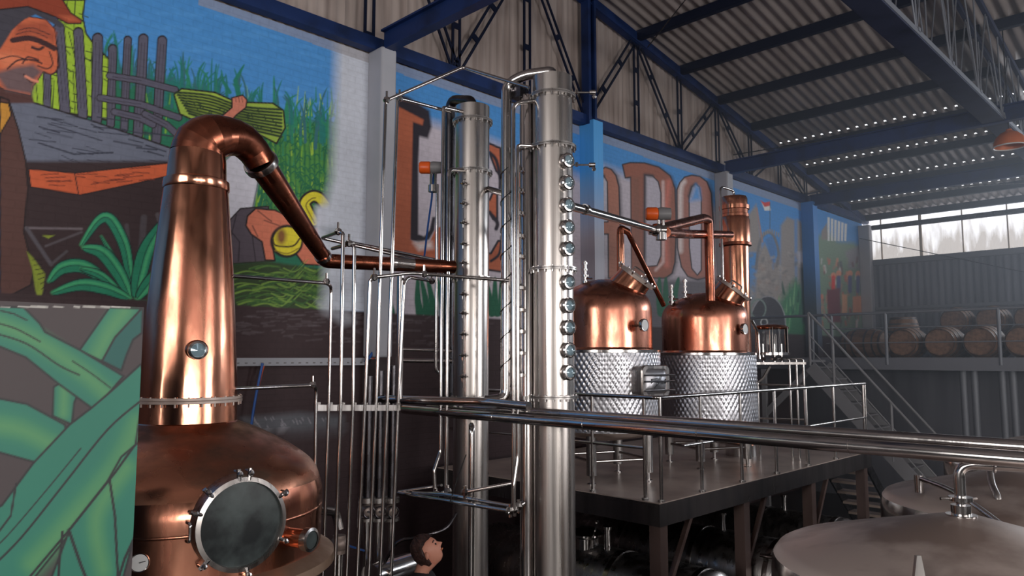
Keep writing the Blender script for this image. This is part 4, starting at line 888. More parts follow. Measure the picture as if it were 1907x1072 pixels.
# thick transfer lines with valves behind the bank
for k, (px, h, yt) in enumerate(((684, 6.2, 700), (705, 6.3, 690), (729, 6.4, 680))):
    c = W(px, 900, h); t = thing('transfer_line', ['thick dark vertical line with valve, left of the three behind the bank', 'thick dark vertical line with valve, middle of the three behind the bank', 'thick dark vertical line with valve, right of the three behind the bank'][k], 'pipe', (c.x, c.y, 0))
    z = lambda py: ZP(c, py)
    part('pipe_run', MB().cyl((c.x, c.y, z(yt)), (c.x, c.y, z(925)), .032, n=16), 'steel_dark', t)
    part('flange', MB().lathe((c.x, c.y, z(930)), [(.03, -.02), (.07, -.02), (.07, .02), (.03, .02)], 24), 'steel_brushed', t)
    m = MB().ball((c.x, c.y, z(950)), .055, 12); part('valve_body', m, 'steel_dull', t)
    part('hand_wheel', MB().torus(Vector((c.x, c.y, z(950)))+to_cam*.08, to_cam, .045, .007).cyl(Vector((c.x, c.y, z(950))), Vector((c.x, c.y, z(950)))+to_cam*.08, .01, n=8), 'steel_dark', t)
    part('flange', MB().lathe((c.x, c.y, z(966)), [(.03, -.012), (.07, -.012), (.07, .012), (.03, .012)], 24), 'steel_brushed', t)
    part('lower_pipe', MB().cyl((c.x, c.y, z(966)), (c.x, c.y, 0.0), .028, n=16), 'steel_polished', t)
c = W(632, 990, 5.9); t = thing('drain_valve', 'elbow pipe with a dark valve low beside the copper belly', 'valve', (c.x, c.y, 0))
part('elbow', MB().tube(bend([W(592, 948, 5.6), W(625, 952, 5.9), z_at(c, 985)], .08), .036, 16), 'steel', t)
part('valve_body', MB().cyl(z_at(c, 996), z_at(c, 1030), .05, n=16).ball(z_at(c, 1012), .07, 12), 'steel_dull', t)
part('lever', MB().bar(z_at(c, 1010), z_at(c, 1025)+right*.2, .02, .01), 'cable_blue', t)
part('lower_pipe', MB().cyl(z_at(c, 1030), (c.x, c.y, 0), .036, n=16), 'steel', t)
m = MB().cyl(W(690, 1075, 5.9), W(760, 1052, 6.3), .1, n=24); solo('condensate_pot', m, 'steel_polished', 'polished horizontal pot low behind the bank, left of the person', 'vessel')
# big horizontal main crossing the picture
mm_ = [AY(752, 762, 4.1), ]
a0 = AY(752, 762, 4.1); a1 = Vector((4.2, 4.1, a0.z)); z0 = a0.z
mt = thing('main_pipe', 'long thick polished pipe crossing the whole scene in front of the columns', 'pipe', (-2, 4.1, z0))
cuts = [a0.x, AY(922, 780, 4.1).x, AY(1090, 790, 4.1).x, AY(1302, 806, 4.1).x, AY(1583, 826, 4.1).x, 0.5, 4.2]
for i in range(len(cuts)-1):
    part('pipe_section', MB().cyl((cuts[i], 4.1, z0), (cuts[i+1], 4.1, z0), .039, n=24), 'steel_polished', mt)
    if i: part('weld_ring', MB().torus((cuts[i], 4.1, z0), (1, 0, 0), .039, .0025, 24, 6), 'steel', mt)
m = MB().tube(bend([(a0.x+.25, 4.19, z0+.05), (4.2, 4.19, z0+.05)], .1), .034, 24); solo('return_pipe', m, 'steel', 'thick dark pipe running right behind the long polished main pipe', 'pipe')
m = MB().tube(bend([W(706, 742, 6.3), W(745, 744, 6.2), W(905, 748, 5.95), W(985, 756, 5.6)], .1), .034, 18); solo('header_pipe', m, 'steel', 'thick pipe joining the bank to the foot of the column tubes above the main', 'pipe')
pipe([W(903, 350, 6.75), W(946, 362, 6.3)], .028, 'short thick pipe linking the two stainless columns behind the painted E')
pipe([W(748, 650, 6.9), W(842, 653, 6.9)], .016, 'upper of two short horizontal pipes on the dark wall left of the farther column', 'steel')
pipe([W(748, 671, 6.9), W(842, 672, 6.9)], .02, 'lower of two short horizontal pipes on the dark wall left of the farther column', 'steel')
# lower steam rack
lw = thing('steam_rack', 'low triangular rack of thin steam pipes between the two column feet', 'pipe rack', W(850, 930, 6.0))
for pts, r in (([W(742, 916, 6.5), W(815, 905, 6.5), W(822, 903, 6.4)], .013), ([W(742, 917, 6.5), W(820, 930, 6.2), W(955, 952, 5.75)], .016), ([W(768, 918, 6.4), W(830, 920, 6.2), W(960, 944, 5.8)], .016), ([W(865, 916, 6.0), W(955, 899, 5.9)], .015), ([W(806, 925, 6.3), W(835, 912, 6.3)], .013), ([W(944, 955, 5.7), W(975, 936, 5.8)], .02)):
    part('rack_pipe', MB().tube(bend(pts, .05), r, 10), 'steel_polished', lw)
for px, py, h in ((812, 920, 6.28), (834, 914, 6.28), (950, 950, 5.72), (966, 942, 5.76), (866, 916, 6.0), (958, 948, 5.75)):
    part('union', MB().ball(W(px, py, h), .034, 8).cyl(W(px, py, h)-Vector((0, 0, .05)), W(px, py, h)+Vector((0, 0, .05)), .014, n=8), 'steel_polished', lw)
m = MB().tube(bend([W(850, 955, 6.2), W(832, 985, 6.1), W(780, 1000, 6.0), W(740, 1005, 6.0), W(715, 1050, 6.0)], .3), .012, 8); solo('hose', m, 'steel_dark', 'dark corrugated hose drooping above the person', 'hose')
m = MB().tube([W(868, 846, 6.1), W(852, 890, 6.1), W(838, 935, 6.1)], .005, 6); solo('cable', m, 'black', 'thin black cable slanting across the farther column foot', 'cable')
# orange actuator by the L
def actuator(loc, label, s=1.0, axis=None):
    t = thing('valve_actuator', label, 'valve', loc); p = Vector(loc); ax = axis or right
    part('motor', MB().lathe(p-ax*.05*s, [(0, -.055*s), (.045*s, -.055*s), (.055*s, -.04*s), (.055*s, .035*s), (.045*s, .045*s), (0, .045*s)], 20, ax), 'orange_plastic', t, 'orange motor cap')
    part('housing', MB().lathe(p+ax*.04*s, [(0, -.045*s), (.05*s, -.045*s), (.056*s, -.02*s), (.05*s, .06*s), (0, .065*s)], 20, ax), 'grey_plastic', t)
    part('yoke', MB().cyl(p-Vector((0, 0, .05*s)), p-Vector((0, 0, .17*s)), .012*s, n=8).cyl(p+ax*.04*s-Vector((0, 0, .05*s)), p+ax*.04*s-Vector((0, 0, .17*s)), .012*s, n=8).lathe(p+ax*.02*s-Vector((0, 0, .19*s)), [(0, -.03*s), (.045*s, -.03*s), (.045*s, .03*s), (0, .03*s)], 16), 'steel', t)
    return t
actuator(W(803, 312, 6.45), 'orange and grey valve motor beside the painted letter at left', 1.0)
# copper cross pipe with actuator
pA = CAc+right*.15; pA = Vector((pA.x, pA.y, ZP(pA, 384)))
j = W(1222, 428, 7.6)
t = pipe([pA, j], .036, 'bright thick pipe from the nearest column to the orange valve', 'steel_polished', n=20)
m = MB().lathe(W(1090, 390, 6.1), [(.036, -.02), (.046, -.02), (.046, .02), (.036, .02)], 20, j-pA); part('fitting', m, 'steel', t)
actuator(W(1226, 398, 7.6), 'orange and grey valve motor on the cross pipe over the copper tanks', 1.25)
c1320 = W(1321, 480, 9.4)
t = thing('copper_cross_pipe', 'dark copper pipe from the orange valve dropping into the right copper tank', 'pipe', z_at(c1320, 540))
part('pipe_run', MB().tube(bend([j, W(1310, 406, 9.2), z_at(c1320, 410), z_at(c1320, 560)], .06), .058, 20), 'copper_tarnished', t)
part('branch', MB().tube(bend([j+Vector((.05, .1, -.02)), W(1285, 436, 9.0), W(1360, 437, 10.2)], .08), .055, 18), 'copper_tarnished', t)
part('tee', MB().ball(j, .07, 12).cyl(j-right*.08, j+right*.1, .05, n=14), 'steel', t)

# ------------------------------------------------------------------ platform with rails
PX0, PX1, PY0, PY1, PZ = -7.6, -4.19, 6.27, 12.0, 1.74
pz = ZP((PX1, PY0), 937); PZ = pz
pf = thing('raised_platform', 'raised steel platform carrying the two copper-topped tanks', 'platform', (PX1, PY0, 0))
part('deck', MB().box(((PX0+PX1)/2, (PY0+PY1)/2, PZ-.02), (PX1-PX0, PY1-PY0, .04)), 'deck', pf)
m = MB(); m.box(((PX0+PX1)/2, PY0+.01, PZ-.12), (PX1-PX0, .02, .22)); m.box((PX1-.01, (PY0+PY1)/2, PZ-.12), (.02, PY1-PY0, .22)); m.box(((PX0+PX1)/2, PY1-.01, PZ-.12), (PX1-PX0, .02, .22)); part('fascia', m, 'fascia', pf)
for y in (PY0+.12, 8.1, 9.95, 11.85):
    for x in (PX1-.1, -6.9):
        part('leg', MB().box((x, y, (PZ-.04)/2), (.13, .13, PZ-.04)), 'leg_paint', pf)
        if x > -5 and y < 11:
            part('brace', MB().bar((x, y+.05, .75), (x, y+.62, PZ-.2), .05, .05), 'leg_paint', pf)
    part('joist', MB().box(((PX0+PX1)/2, y, PZ-.12), (PX1-PX0-.06, .1, .16)), 'steel_dark', pf)
rl = thing('guard_rail', 'polished tubular guard rail around the raised platform', 'railing', (PX1, PY0, PZ))
RH = ZP((PX1, PY0), 741)
def rail_run(pts, zz, r, nm): return part(nm, MB().tube(bend([Vector((a, b, zz)) for a, b in pts], .06), r, 12), 'steel_polished', rl)
xr_ = PX1-.03
rail_run([(PX0+.2, PY0+.05), (xr_, PY0+.05), (xr_, PY1-.05)], RH, .021, 'top_rail')
zm = PZ+(RH-PZ)*.5
rail_run([(PX0+.2, PY0+.05), (xr_-.16, PY0+.05)], zm, .016, 'mid_rail'); rail_run([(xr_, PY0+.5), (xr_, PY1-.05)], zm, .016, 'mid_rail')
for x, y in [(xr_, PY0+.08), (xr_, 7.12), (xr_, 8.0), (xr_, 8.88), (xr_, 9.8), (xr_, 10.72), (xr_, PY1-.14), (xr_, PY1-.06), (xr_-.17, PY0+.05), (xr_-.84, PY0+.05), (xr_-1.7, PY0+.05), (xr_-2.5, PY0+.05)]:
    part('post', MB().cyl((x, y, PZ), (x, y, RH), .019, n=12), 'steel_polished', rl)
    part('foot', MB().cyl((x, y, PZ), (x, y, PZ+.02), .036, n=12), 'steel_brushed', rl)

# ------------------------------------------------------------------ two jacketed tanks with copper domes
def jacket_mesh(c, r, z0, z1, nc, nr):
    """dimpled plate: real relief"""
    per = 7; N = nc*per; rows = []; K = nr*6
    for i in range(K+1):
        z = z0+(z1-z0)*i/K; v = i/6.0; row = []
        for k in range(N):
            u = k/per; rr_ = r
            if 1 < i < K-1:
                a = math.cos(math.pi*(u+v*.5))*math.cos(math.pi*(u-v*.5))
                rr_ = r+.008*(abs(a)**.7)-.002
            t = 2*math.pi*k/N; row.append((c[0]+rr_*math.cos(t), c[1]+rr_*math.sin(t), z))
        rows.append(row)
    m = MB(); m.grid(rows); return m
def tank(label, px, h, r, side, yj0, yj1, ysh, ytop, feet_rot):
    c = W(px, 650, h); c = Vector((c.x, c.y, 0)); t = thing('copper_tank', label, 'still', (c.x, c.y, PZ)); z = lambda py: ZP(c, py)
    zj0, zj1 = z(yj0), z(yj1)
    part('dimple_jacket', jacket_mesh(c, r, zj0, zj1, 66, 19), 'jacket_steel', t, 'dimpled stainless jacket')
    part('jacket_rim', MB().lathe(c, [(r-.09, zj1+.012), (r-.01, zj1+.008), (r+.012, zj1), (r+.012, zj1-.03), (r, zj1-.035)], 72), 'steel_polished', t)
    part('bottom', MB().lathe(c, [(.1, zj0-.14), (r*.7, zj0-.08), (r-.02, zj0-.02), (r, zj0)], 60), 'steel_dull', t)
    rc = r-.085; zsh = z(ysh); zt = z(ytop)
    zk = zsh-.03; pr = [(rc, zj1), (rc, zk-.02)]
    tb = [(1, 0), (.992, .12), (.975, .24), (.945, .36), (.9, .46), (.84, .54), (.75, .63), (.6, .76), (.45, .86), (.3, .94), (.15, .985), (0, 1)]
    pr += [(rc*a_, zk+(zt-zk)*b_) for a_, b_ in tb]
    part('copper_dome', MB().lathe(c, pr, 80), 'copper_matte', t)
    part('seam', MB().lathe(c, [(rc, zj1-.01), (rc+.012, zj1+.012), (rc, zj1+.03)], 72), 'copper', t)
    for a in range(4):
        e = Vector((math.cos(math.radians(feet_rot+90*a)), math.sin(math.radians(feet_rot+90*a)), 0))*(r*.78)
        p = c+e; g = part('leg', MB().cyl((p.x, p.y, PZ+.1), (p.x, p.y, zj0+.02), .058, n=20), 'steel_brushed', t)
        part('foot', MB().cyl((p.x, p.y, PZ), (p.x, p.y, PZ+.1), .022, n=10).cyl((p.x, p.y, PZ), (p.x, p.y, PZ+.012), .05, n=16), 'steel', g)
    for a in range(4):
        e0, e1_ = [Vector((math.cos(math.radians(feet_rot+90*q_)), math.sin(math.radians(feet_rot+90*q_)), 0))*(r*.78) for q_ in (a, a+1)]
        part('cross_bar', MB().cyl(c+e0+Vector((0, 0, PZ+.25)), c+e1_+Vector((0, 0, PZ+.25)), .018, n=10), 'steel_polished', t)
    return t, c, rc, zj0, zj1, zsh, zt
t1, c1, rc1, zj0, zj1, zsh, zt = tank('copper-domed tank nearer the columns, with the square steel hatch on its jacket', 1125, 8.95, .66, 0, 797, 652, 575, 520, 20)
t2, c2, rc2, yj0, yj1, ysh, yzt = tank('copper-domed tank farther right on the platform, with the tall copper column behind', 1313, 10.1, .66, 0, 793, 657, 590, 545, 20)
def manway(t, c, rc, px, py, h, lean_deg=38):
    p = W(px, py, h); d = (Matrix.Rotation(math.radians(0), 3, 'Z') @ (right*.75+to_cam*.35)).normalized(); n = (d*math.sin(math.radians(lean_deg))+Vector((0, 0, math.cos(math.radians(lean_deg))))).normalized(); p = p+n*.09
    part('manway_neck', MB().lathe(p, [(.235, -.2), (.215, -.08), (.21, 0)], 40, n), 'copper', t)
    m = MB().lathe(p, [(.2, -.01), (.25, -.01), (.252, .03), (.2, .035), (0, .05)], 40, n)
    part('manway_lid', m, 'steel_dull', t)
    dd_, uu, vv = frame(n)
    for k in range(8):
        e = uu*math.cos(k*math.pi/4)+vv*math.sin(k*math.pi/4); part('lid_clamp', MB().cyl(p+e*.23, p+e*.27+n*.03, .012, n=6).ball(p+e*.25+n*.045, .016, 6), 'steel', t)
    part('lid_handle', MB().tube(bend([p-vv*.08+n*.04, p-vv*.08+n*.1, p+vv*.08+n*.1, p+vv*.08+n*.04], .02), .01, 8), 'steel', t)
manway(t1, c1, rc1, 1175, 527, 8.85); manway(t2, c2, rc2, 1357, 549, 9.95)
def dial(t, c, rc, px, py, h, rad=.07):
    p = W(px, py, h); dr_ = (right*.5+to_cam).normalized(); m = MB().lathe(p, [(0, -.03), (rad, -.03), (rad*1.05, 0), (rad, .012), (rad*.88, .01)], 24, dr_); q_ = c+(p-c)*.85; q_.z = p.z
    m.cyl(p-dr_*.02, Vector((c.x+(p.x-c.x)*.6, c.y+(p.y-c.y)*.6, p.z)), .014, n=8)
    g = part('gauge', m, 'steel_polished', t); part('dial', MB().disc(p+dr_*.009, dr_, rad*.9), 'dial_white', g)
dial(t1, c1, rc1, 1200, 605, 8.35); dial(t2, c2, rc2, 1387, 612, 9.6)
def relief(t, px, py0, py1, h):
    c = W(px, py0, h); m = MB(); z_0, z_1 = ZP(c, py1), ZP(c, py0)
    m.cyl((c.x, c.y, z_0), (c.x, c.y, z_1), .02, n=10)
    for k in (.15, .4, .65, .9): m.cyl((c.x, c.y, z_0+(z_1-z_0)*k-.012), (c.x, c.y, z_0+(z_1-z_0)*k+.012), .045 if k < .5 else .032, n=12)
    m.cyl((c.x, c.y, z_0+(z_1-z_0)*.3), Vector((c.x, c.y, z_0+(z_1-z_0)*.3))+right*.09, .012, n=8); part('relief_valve', m, 'steel_polished', t)
relief(t1, 1089, 486, 532, 8.9); relief(t2, 1275, 520, 560, 10.0); relief(t2, 1250, 530, 568, 9.95)
ck = W(1156, 500, 9.2)
part('riser', MB().cyl(z_at(ck, 522), z_at(ck, 437), .048, n=20), 'copper', t1)
part('riser_bend', MB().tube(bend([z_at(ck, 438), z_at(ck, 426), W(1166, 424, 9.25), W(1172, 436, 9.3)], .05), [.048]*14, 20) if False else MB().tube(bend([z_at(ck, 438), z_at(ck, 424), W(1170, 432, 9.25)], .06), .044, 20), 'copper_tarnished', t1)
part('sloping_pipe', MB().cyl(W(1168, 430, 9.25), W(1236, 568, 9.95), .034, n=18), 'copper_tarnished', t1)
# square hatch on the first jacket
hn = dirc(c1, 47); hp = c1+hn*.66; hp.z = ZP(hp, 709); hu = hn.cross(Vector((0, 0, 1))).normalized()
def rrect(c, n, u, wd, ht, rad, off, k=5):
    out = []; v = Vector((0, 0, 1))
    for cx_, cy_, a0 in ((1, 1, 0), (-1, 1, 90), (-1, -1, 180), (1, -1, 270)):
        for i in range(k+1):
            a = math.radians(a0+90*i/k); out.append(c+n*off+u*(cx_*(wd/2-rad)+rad*math.cos(a))+v*(cy_*(ht/2-rad)+rad*math.sin(a)))
    return out
m = MB(); rr_ = [rrect(hp, hn, hu, w_, h_, .06, o_) for w_, h_, o_ in ((.46, .34, -.14), (.46, .34, .1), (.48, .36, .11), (.46, .34, .13), (.38, .28, .13), (.37, .27, .09))]; m.grid(rr_); part('hatch_frame', m, 'column_steel', t1)
m = MB(); m.grid([rrect(hp, hn, hu, w_, h_, .05, o_) for w_, h_, o_ in ((.4, .29, .08), (.36, .25, .12), (.26, .16, .16), (.02, .02, .16))]); hd_ = part('hatch_door', m, 'jacket_steel', t1)
for dz in (-.1, .0, .07): part('hatch_bar', MB().cyl(hp+hn*.18+hu*.26+Vector((0, 0, dz)), hp+hn*.18-hu*.26+Vector((0, 0, dz)), .01, n=8), 'steel_polished', hd_)
# copper condenser column behind the second tank
cc_ = W(1369, 450, 11.0); cz = lambda py: ZP(cc_, py)
kc = thing('condenser_column', 'tall bright copper column standing behind the farther tank', 'column', (cc_.x, cc_.y, PZ)); kk = Vector((cc_.x, cc_.y, 0))
part('cap', MB().lathe(kk, [(.0, cz(366)), (.18, cz(367)), (.195, cz(371)), (.195, cz(384))], 48), 'copper', kc)
part('cap_ring', MB().lathe(kk, [(.19, cz(392)), (.222, cz(391)), (.225, cz(384)), (.19, cz(383))], 48), 'copper', kc)
part('neck', MB().lathe(kk, [(.2, cz(404)), (.2, cz(390))], 48), 'copper', kc)
part('neck_band', MB().lathe(kk, [(.2, cz(406)), (.212, cz(405)), (.212, cz(400)), (.2, cz(399))], 48), 'copper', kc)
part('upper_shell', MB().lathe(kk, [(.215, cz(456)), (.22, cz(450)), (.222, cz(412)), (.2, cz(403))], 56), 'copper', kc)
part('band', MB().lathe(kk, [(.2, cz(460)), (.238, cz(458)), (.238, cz(453)), (.2, cz(452))], 48), 'copper_tarnished', kc)
part('lower_shell', MB().lathe(kk, [(.19, PZ+.15), (.19, cz(600)), (.192, cz(458))], 56), 'copper', kc)
part('foot', MB().lathe(kk, [(.22, PZ), (.22, PZ+.16), (.1, PZ+.17)], 32), 'steel', kc)
pv = W(1344, 450, 10.7)
pipe([Vector((kk.x, kk.y, cz(366))), Vector((kk.x, kk.y, cz(355))), W(1345, 348, 10.8), z_at(pv, 352), z_at(pv, 560)], .018, 'thin bright pipe hanging beside the tall copper column', 'steel_polished', .05)

# spirit safe on its frame
sc_ = W(1437, 640, 10.4); ss = Vector((sc_.x, sc_.y, 0)); zf = lambda py: ZP(sc_, py)
sf = thing('spirit_safe', 'glass spirit safe with copper lid on a tubular stand at the platform end', 'vessel', (ss.x, ss.y, PZ))
part('glass_jar', MB().lathe(ss, [(.215, zf(657)), (.215, zf(612))], 40), 'clear_glass', sf)
part('lid', MB().lathe(ss, [(.23, zf(612)), (.235, zf(610)), (.2, zf(606)), (.05, zf(603)), (0, zf(603))], 40), 'copper', sf)
part('base_ring', MB().lathe(ss, [(0, zf(661)), (.24, zf(661)), (.24, zf(656)), (.0, zf(656))], 40), 'steel_polished', sf)
for a in range(6):
    e = Vector((math.cos(a*1.047), math.sin(a*1.047), 0))*.235; part('tie_post', MB().cyl(ss+e+Vector((0, 0, zf(657))), ss+e+Vector((0, 0, zf(610))), .007, n=6), 'steel_polished', sf)
for dx in (-.12, .04, .14):
    part('outlet', MB().cyl(ss+right*dx+Vector((0, 0, zf(676))), ss+right*dx+Vector((0, 0, zf(640))), .016, n=8).ball(ss+right*dx+Vector((0, 0, zf(668))), .035, 8), 'steel_polished', sf)
part('tray', MB().box((ss.x, ss.y, zf(676)), (.75, .5, .03), Matrix.Rotation(A, 3, 'Z')), 'steel_brushed', sf)
for px in (1471, 1484, 1497):
    c = W(px, 700, 10.4); part('stand_pipe', MB().tube(bend([z_at(c, 668)-right*.25, z_at(c, 668), Vector((c.x, c.y, PZ))], .04), .016, 10), 'steel_polished', sf)
for px in (1411,):
    c = W(px, 700, 10.4); part('stand_pipe', MB().tube([z_at(c, 712), Vector((c.x, c.y, PZ))], .016, 10), 'steel_polished', sf)
    part('arm', MB().tube([z_at(c, 712), W(1422, 703, 10.4), W(1434, 682, 10.4)], .02, 8), 'steel_brushed', sf)
for py in (715, 778): part('cross_pipe', MB().cyl(W(1408, py, 10.4), W(1497, py+3, 10.4), .014, n=8), 'steel_polished', sf)
part('feed_pipe', MB().tube(bend([W(1400, 596, 10.2), W(1412, 618, 10.3), z_at(W(1414, 640, 10.3), 668)], .05), .02, 10), 'steel_polished', sf)

# steps at the far end of the platform
ps = thing('platform_steps', 'short flight of open steel steps below the far corner of the platform', 'stairs', (-4.7, PY1+.1, 0))
for k in range(8):
    zt_ = PZ-.2*(k+1); part('tread', MB().box((-4.68, PY1+.2+.22*k, zt_), (.66, .26, .04)), 'deck', ps)
for x in (-5.03, -4.33): part('stringer', MB().bar((x, PY1+.05, PZ-.1), (x, PY1+1.95, .05), .03, .16), 'steel_dark', ps)

# horizontal tanks under the platform
HT = 'polished horizontal tanks under the platform'
for k, (y, lb) in enumerate(((7.0, 'dark horizontal tank under the platform, nearest one with manhole on top'), (8.75, 'dark horizontal tank under the platform, middle one'), (10.5, 'dark horizontal tank under the platform, farthest one'))):
    xe = -4.05; t = thing('horizontal_tank', lb, 'tank', (-5.6, y, 0), HT)
    pr = [(0, -.14)]+[(.56*math.sin(a*math.pi/2/7), -.14*math.cos(a*math.pi/2/7)) for a in range(1, 8)]
    L = 3.2; pr += [(.56, L)]+[(.56*math.cos(a*math.pi/2/6), L+.14*math.sin(a*math.pi/2/6)) for a in range(1, 7)]; pr = [(r_*.82, z_) for r_, z_ in pr]
    part('shell', MB().lathe((xe-L, y, .56), pr, 56, (1, 0, 0)), 'steel_brushed', t)
    for xx in (xe-.1, xe-1.1, xe-2.2): part('band', MB().lathe((xx, y, .56), [(.455, -.03), (.47, -.03), (.47, .03), (.455, .03)], 56, (1, 0, 0)), 'steel', t)
    for xx in (xe-.6, xe-2.6): part('saddle', MB().box((xx, y, .1), (.14, .7, .2)), 'leg_paint', t)
    m = MB().tube(bend([(xe-.15, y-.4, .9), (xe+.25, y-.4, .9), (xe+.25, y-.4, .05)], .06), .026, 12); part('drain_pipe', m, 'steel_polished', t)
    if k == 0:
        p = Vector((-5.25, 7.0, 1.4)); p = AY(1092, 1010, 6.95)
        g = part('manhole', MB().lathe((p.x, 6.95, .98), [(.15, 0), (.15, .12), (.17, .13), (.2, .15), (.2, .17), (.12, .22), (0, .235)], 32), 'steel_polished', t)
        part('latch', MB().cyl((p.x+.12, 6.95, 1.15), (p.x+.16, 6.95, 1.3), .012, n=8).ball((p.x+.16, 6.95, 1.3), .025, 8), 'steel', g)
        p = AY(1131, 1000, 6.95); part('vent', MB().cyl((p.x, 6.95, 1.0), (p.x, 6.95, 1.26), .04, n=14).cyl((p.x, 6.95, 1.24), (p.x, 6.95, 1.27), .055, n=14), 'steel_polished', t)
    else:
        part('vent', MB().cyl((-4.9, y, 1.0), (-4.9, y, 1.22), .035, n=14).cyl((-4.9, y, 1.2), (-4.9, y, 1.23), .05, n=14), 'steel_polished', t)

# ------------------------------------------------------------------ fermenting tanks lower right
def vat(label, x, y, r, zt):
    t = thing('fermenting_tank', label, 'tank', (x, y, 0))
    part('wall', MB().lathe((x, y, 0), [(r, .0), (r, zt-.12), (r*.995, zt-.07), (r*.98, zt-.03)], 96), 'steel', t)
    part('conical_top', MB().lathe((x, y, 0), [(r*.985, zt-.035), (r*.96, zt-.005), (r*.92, zt+.012), (r*.6, zt+.09), (r*.3, zt+.16), (.1, zt+.205), (0, zt+.21)], 96), 'steel_dull', t)
    return t
vx, vy = W(1795, 1040, 3.75).xy; vz = EYE+kz(1040)*3.75
v1 = vat('large steel tank with a shallow conical top, nearest at lower right', vx, vy, .9, vz)
part('nozzle', MB().cyl((vx, vy, vz+.18), (vx, vy, vz+.26), .045, n=20).cyl((vx, vy, vz+.2), (vx, vy, vz+.215), .07, n=20), 'steel_polished', v1)
part('clamp', MB().cyl((vx, vy, vz+.28), (vx, vy, vz+.3), .055, n=16).cyl(Vector((vx, vy, vz+.29))-right*.1, Vector((vx, vy, vz+.29))+right*.08, .008, n=8).cyl((vx, vy, vz+.25), (vx, vy, vz+.34), .022, n=12), 'steel_polished', v1)
part('fill_pipe', MB().tube(bend([(vx, vy, vz+.3), (vx, vy, vz+.46), Vector((vx, vy, vz+.46))+Vector((1.4, .35, .02))], .09, 8), .026, 18), 'steel_polished', v1)
pj = Vector((vx, vy, vz+.46))+Vector((1.4, .35, .02)).normalized()*.15
part('clamp', MB().torus(pj, (1.4, .35, 0), .03, .008, 20, 6).cyl(pj, pj+Vector((-.05, 0, .09)), .009, n=8).bar(pj+Vector((-.04, 0, .06)), pj+Vector((-.09, 0, .13)), .02, .012), 'steel_polished', v1)
p = W(1708, 1056, 3.2); p.z = vz+.03
m = MB(); n0 = len(m.v); e = right*.03
m.v += [tuple(p-e), tuple(p+e), tuple(p+e*.3+Vector((0, 0, .13))), tuple(p-e*.3+Vector((0, 0, .13)))]+[tuple(q_+to_cam*.012) for q_ in (p-e, p+e, p+e*.3+Vector((0, 0, .13)), p-e*.3+Vector((0, 0, .13)))]
for f_ in ((0, 1, 2, 3), (7, 6, 5, 4), (0, 4, 5, 1), (1, 5, 6, 2), (2, 6, 7, 3), (3, 7, 4, 0)): m.f.append(tuple(n0+i for i in f_))
part('lifting_lug', m, 'steel_brushed', v1)
x2, y2 = W(1905, 936, 5.3).xy; v2 = vat('steel tank with conical top, second behind the nearest one', x2, y2, .9, vz)
part('nozzle', MB().cyl((x2-.5, y2-.55, vz+.05), (x2-.5, y2-.55, vz+.17), .03, n=14).tube(bend([(x2-.5, y2-.55, vz+.15), (x2-.2, y2-.8, vz+.12), (x2+.2, y2-1.0, vz-.1)], .15), .018, 10), 'steel_polished', v2)
part('breather', MB().tube(bend([W(1862, 948, 4.9), W(1858, 925, 4.9), W(1846, 900, 5.0), W(1842, 862, 5.1)], .05), .022, 12), 'steel_brushed', v2)
x3, y3 = W(1960, 890, 7.2).xy; v3 = vat('steel tank top just visible at the right edge under the main pipe', x3, y3, .9, vz+.05)
x4, y4 = W(1470, 1085, 4.6).xy; v4 = thing('buffer_vessel', 'small polished vessel shoulder at the bottom between platform leg and big tank', 'vessel', (x4, y4, 0))
part('shell', MB().lathe((x4, y4, 0), [(.16, .0), (.16, 1.55), (.14, 1.66), (.08, 1.74), (0, 1.76)], 40), 'beige_metal', v4)

# ------------------------------------------------------------------ mezzanine with barrels and stairs
YM = 15.5; ZM = EYE-.04
mz = thing('mezzanine_floor', None, None, (0, YM, ZM), kind='structure')
part('slab', MB().box(((XW+XR)/2, (YM+YF)/2, ZM-.1), (XR-XW-.1, YF-YM-.1, .2)), 'mezzanine_steel', mz)
part('edge_beam', MB().box(((XW+XR)/2, YM+.02, ZM-.08), (XR-XW-.1, .06, .24)), 'mezzanine_steel', mz)
part('under_wall', MB().box(((XW+XR)/2, YM+2.6, (ZM-.25)/2), (XR-XW-.1, .15, ZM-.25)), 'siding', mz)
for px in (1797, 1818, 1870, 1890):
    c = AY(px, 760, YM+.4); part('support_post', MB().cyl((c.x, YM+.4, 0), (c.x, YM+.4, ZM-.2), .06, n=14), 'grey_rail', mz)
mr = thing('mezzanine_rail', 'long grey handrail along the mezzanine in front of the barrels', 'railing', (-3, YM, ZM))
ZT = ZP(AY(1700, 580, YM), 580)
part('top_rail', MB().cyl((XW+.05, YM, ZT), (XR-.2, YM, ZT), .028, n=10), 'grey_rail', mr)
for z in (ZM+.33, ZM+.62): part('mid_rail', MB().cyl((-6.2, YM, z), (XR-.2, YM, z), .011, n=8), 'grey_rail', mr)
for px in (1513, 1549, 1650, 1861):
    c = AY(px, 620, YM); part('post', MB().cyl((c.x, YM, ZM-.1), (c.x, YM, ZT), .03, n=10), 'grey_rail', mr)
for x in (0, 2.2, 4.4): part('post', MB().cyl((x, YM, ZM-.1), (x, YM, ZT), .03, n=10), 'grey_rail', mr)
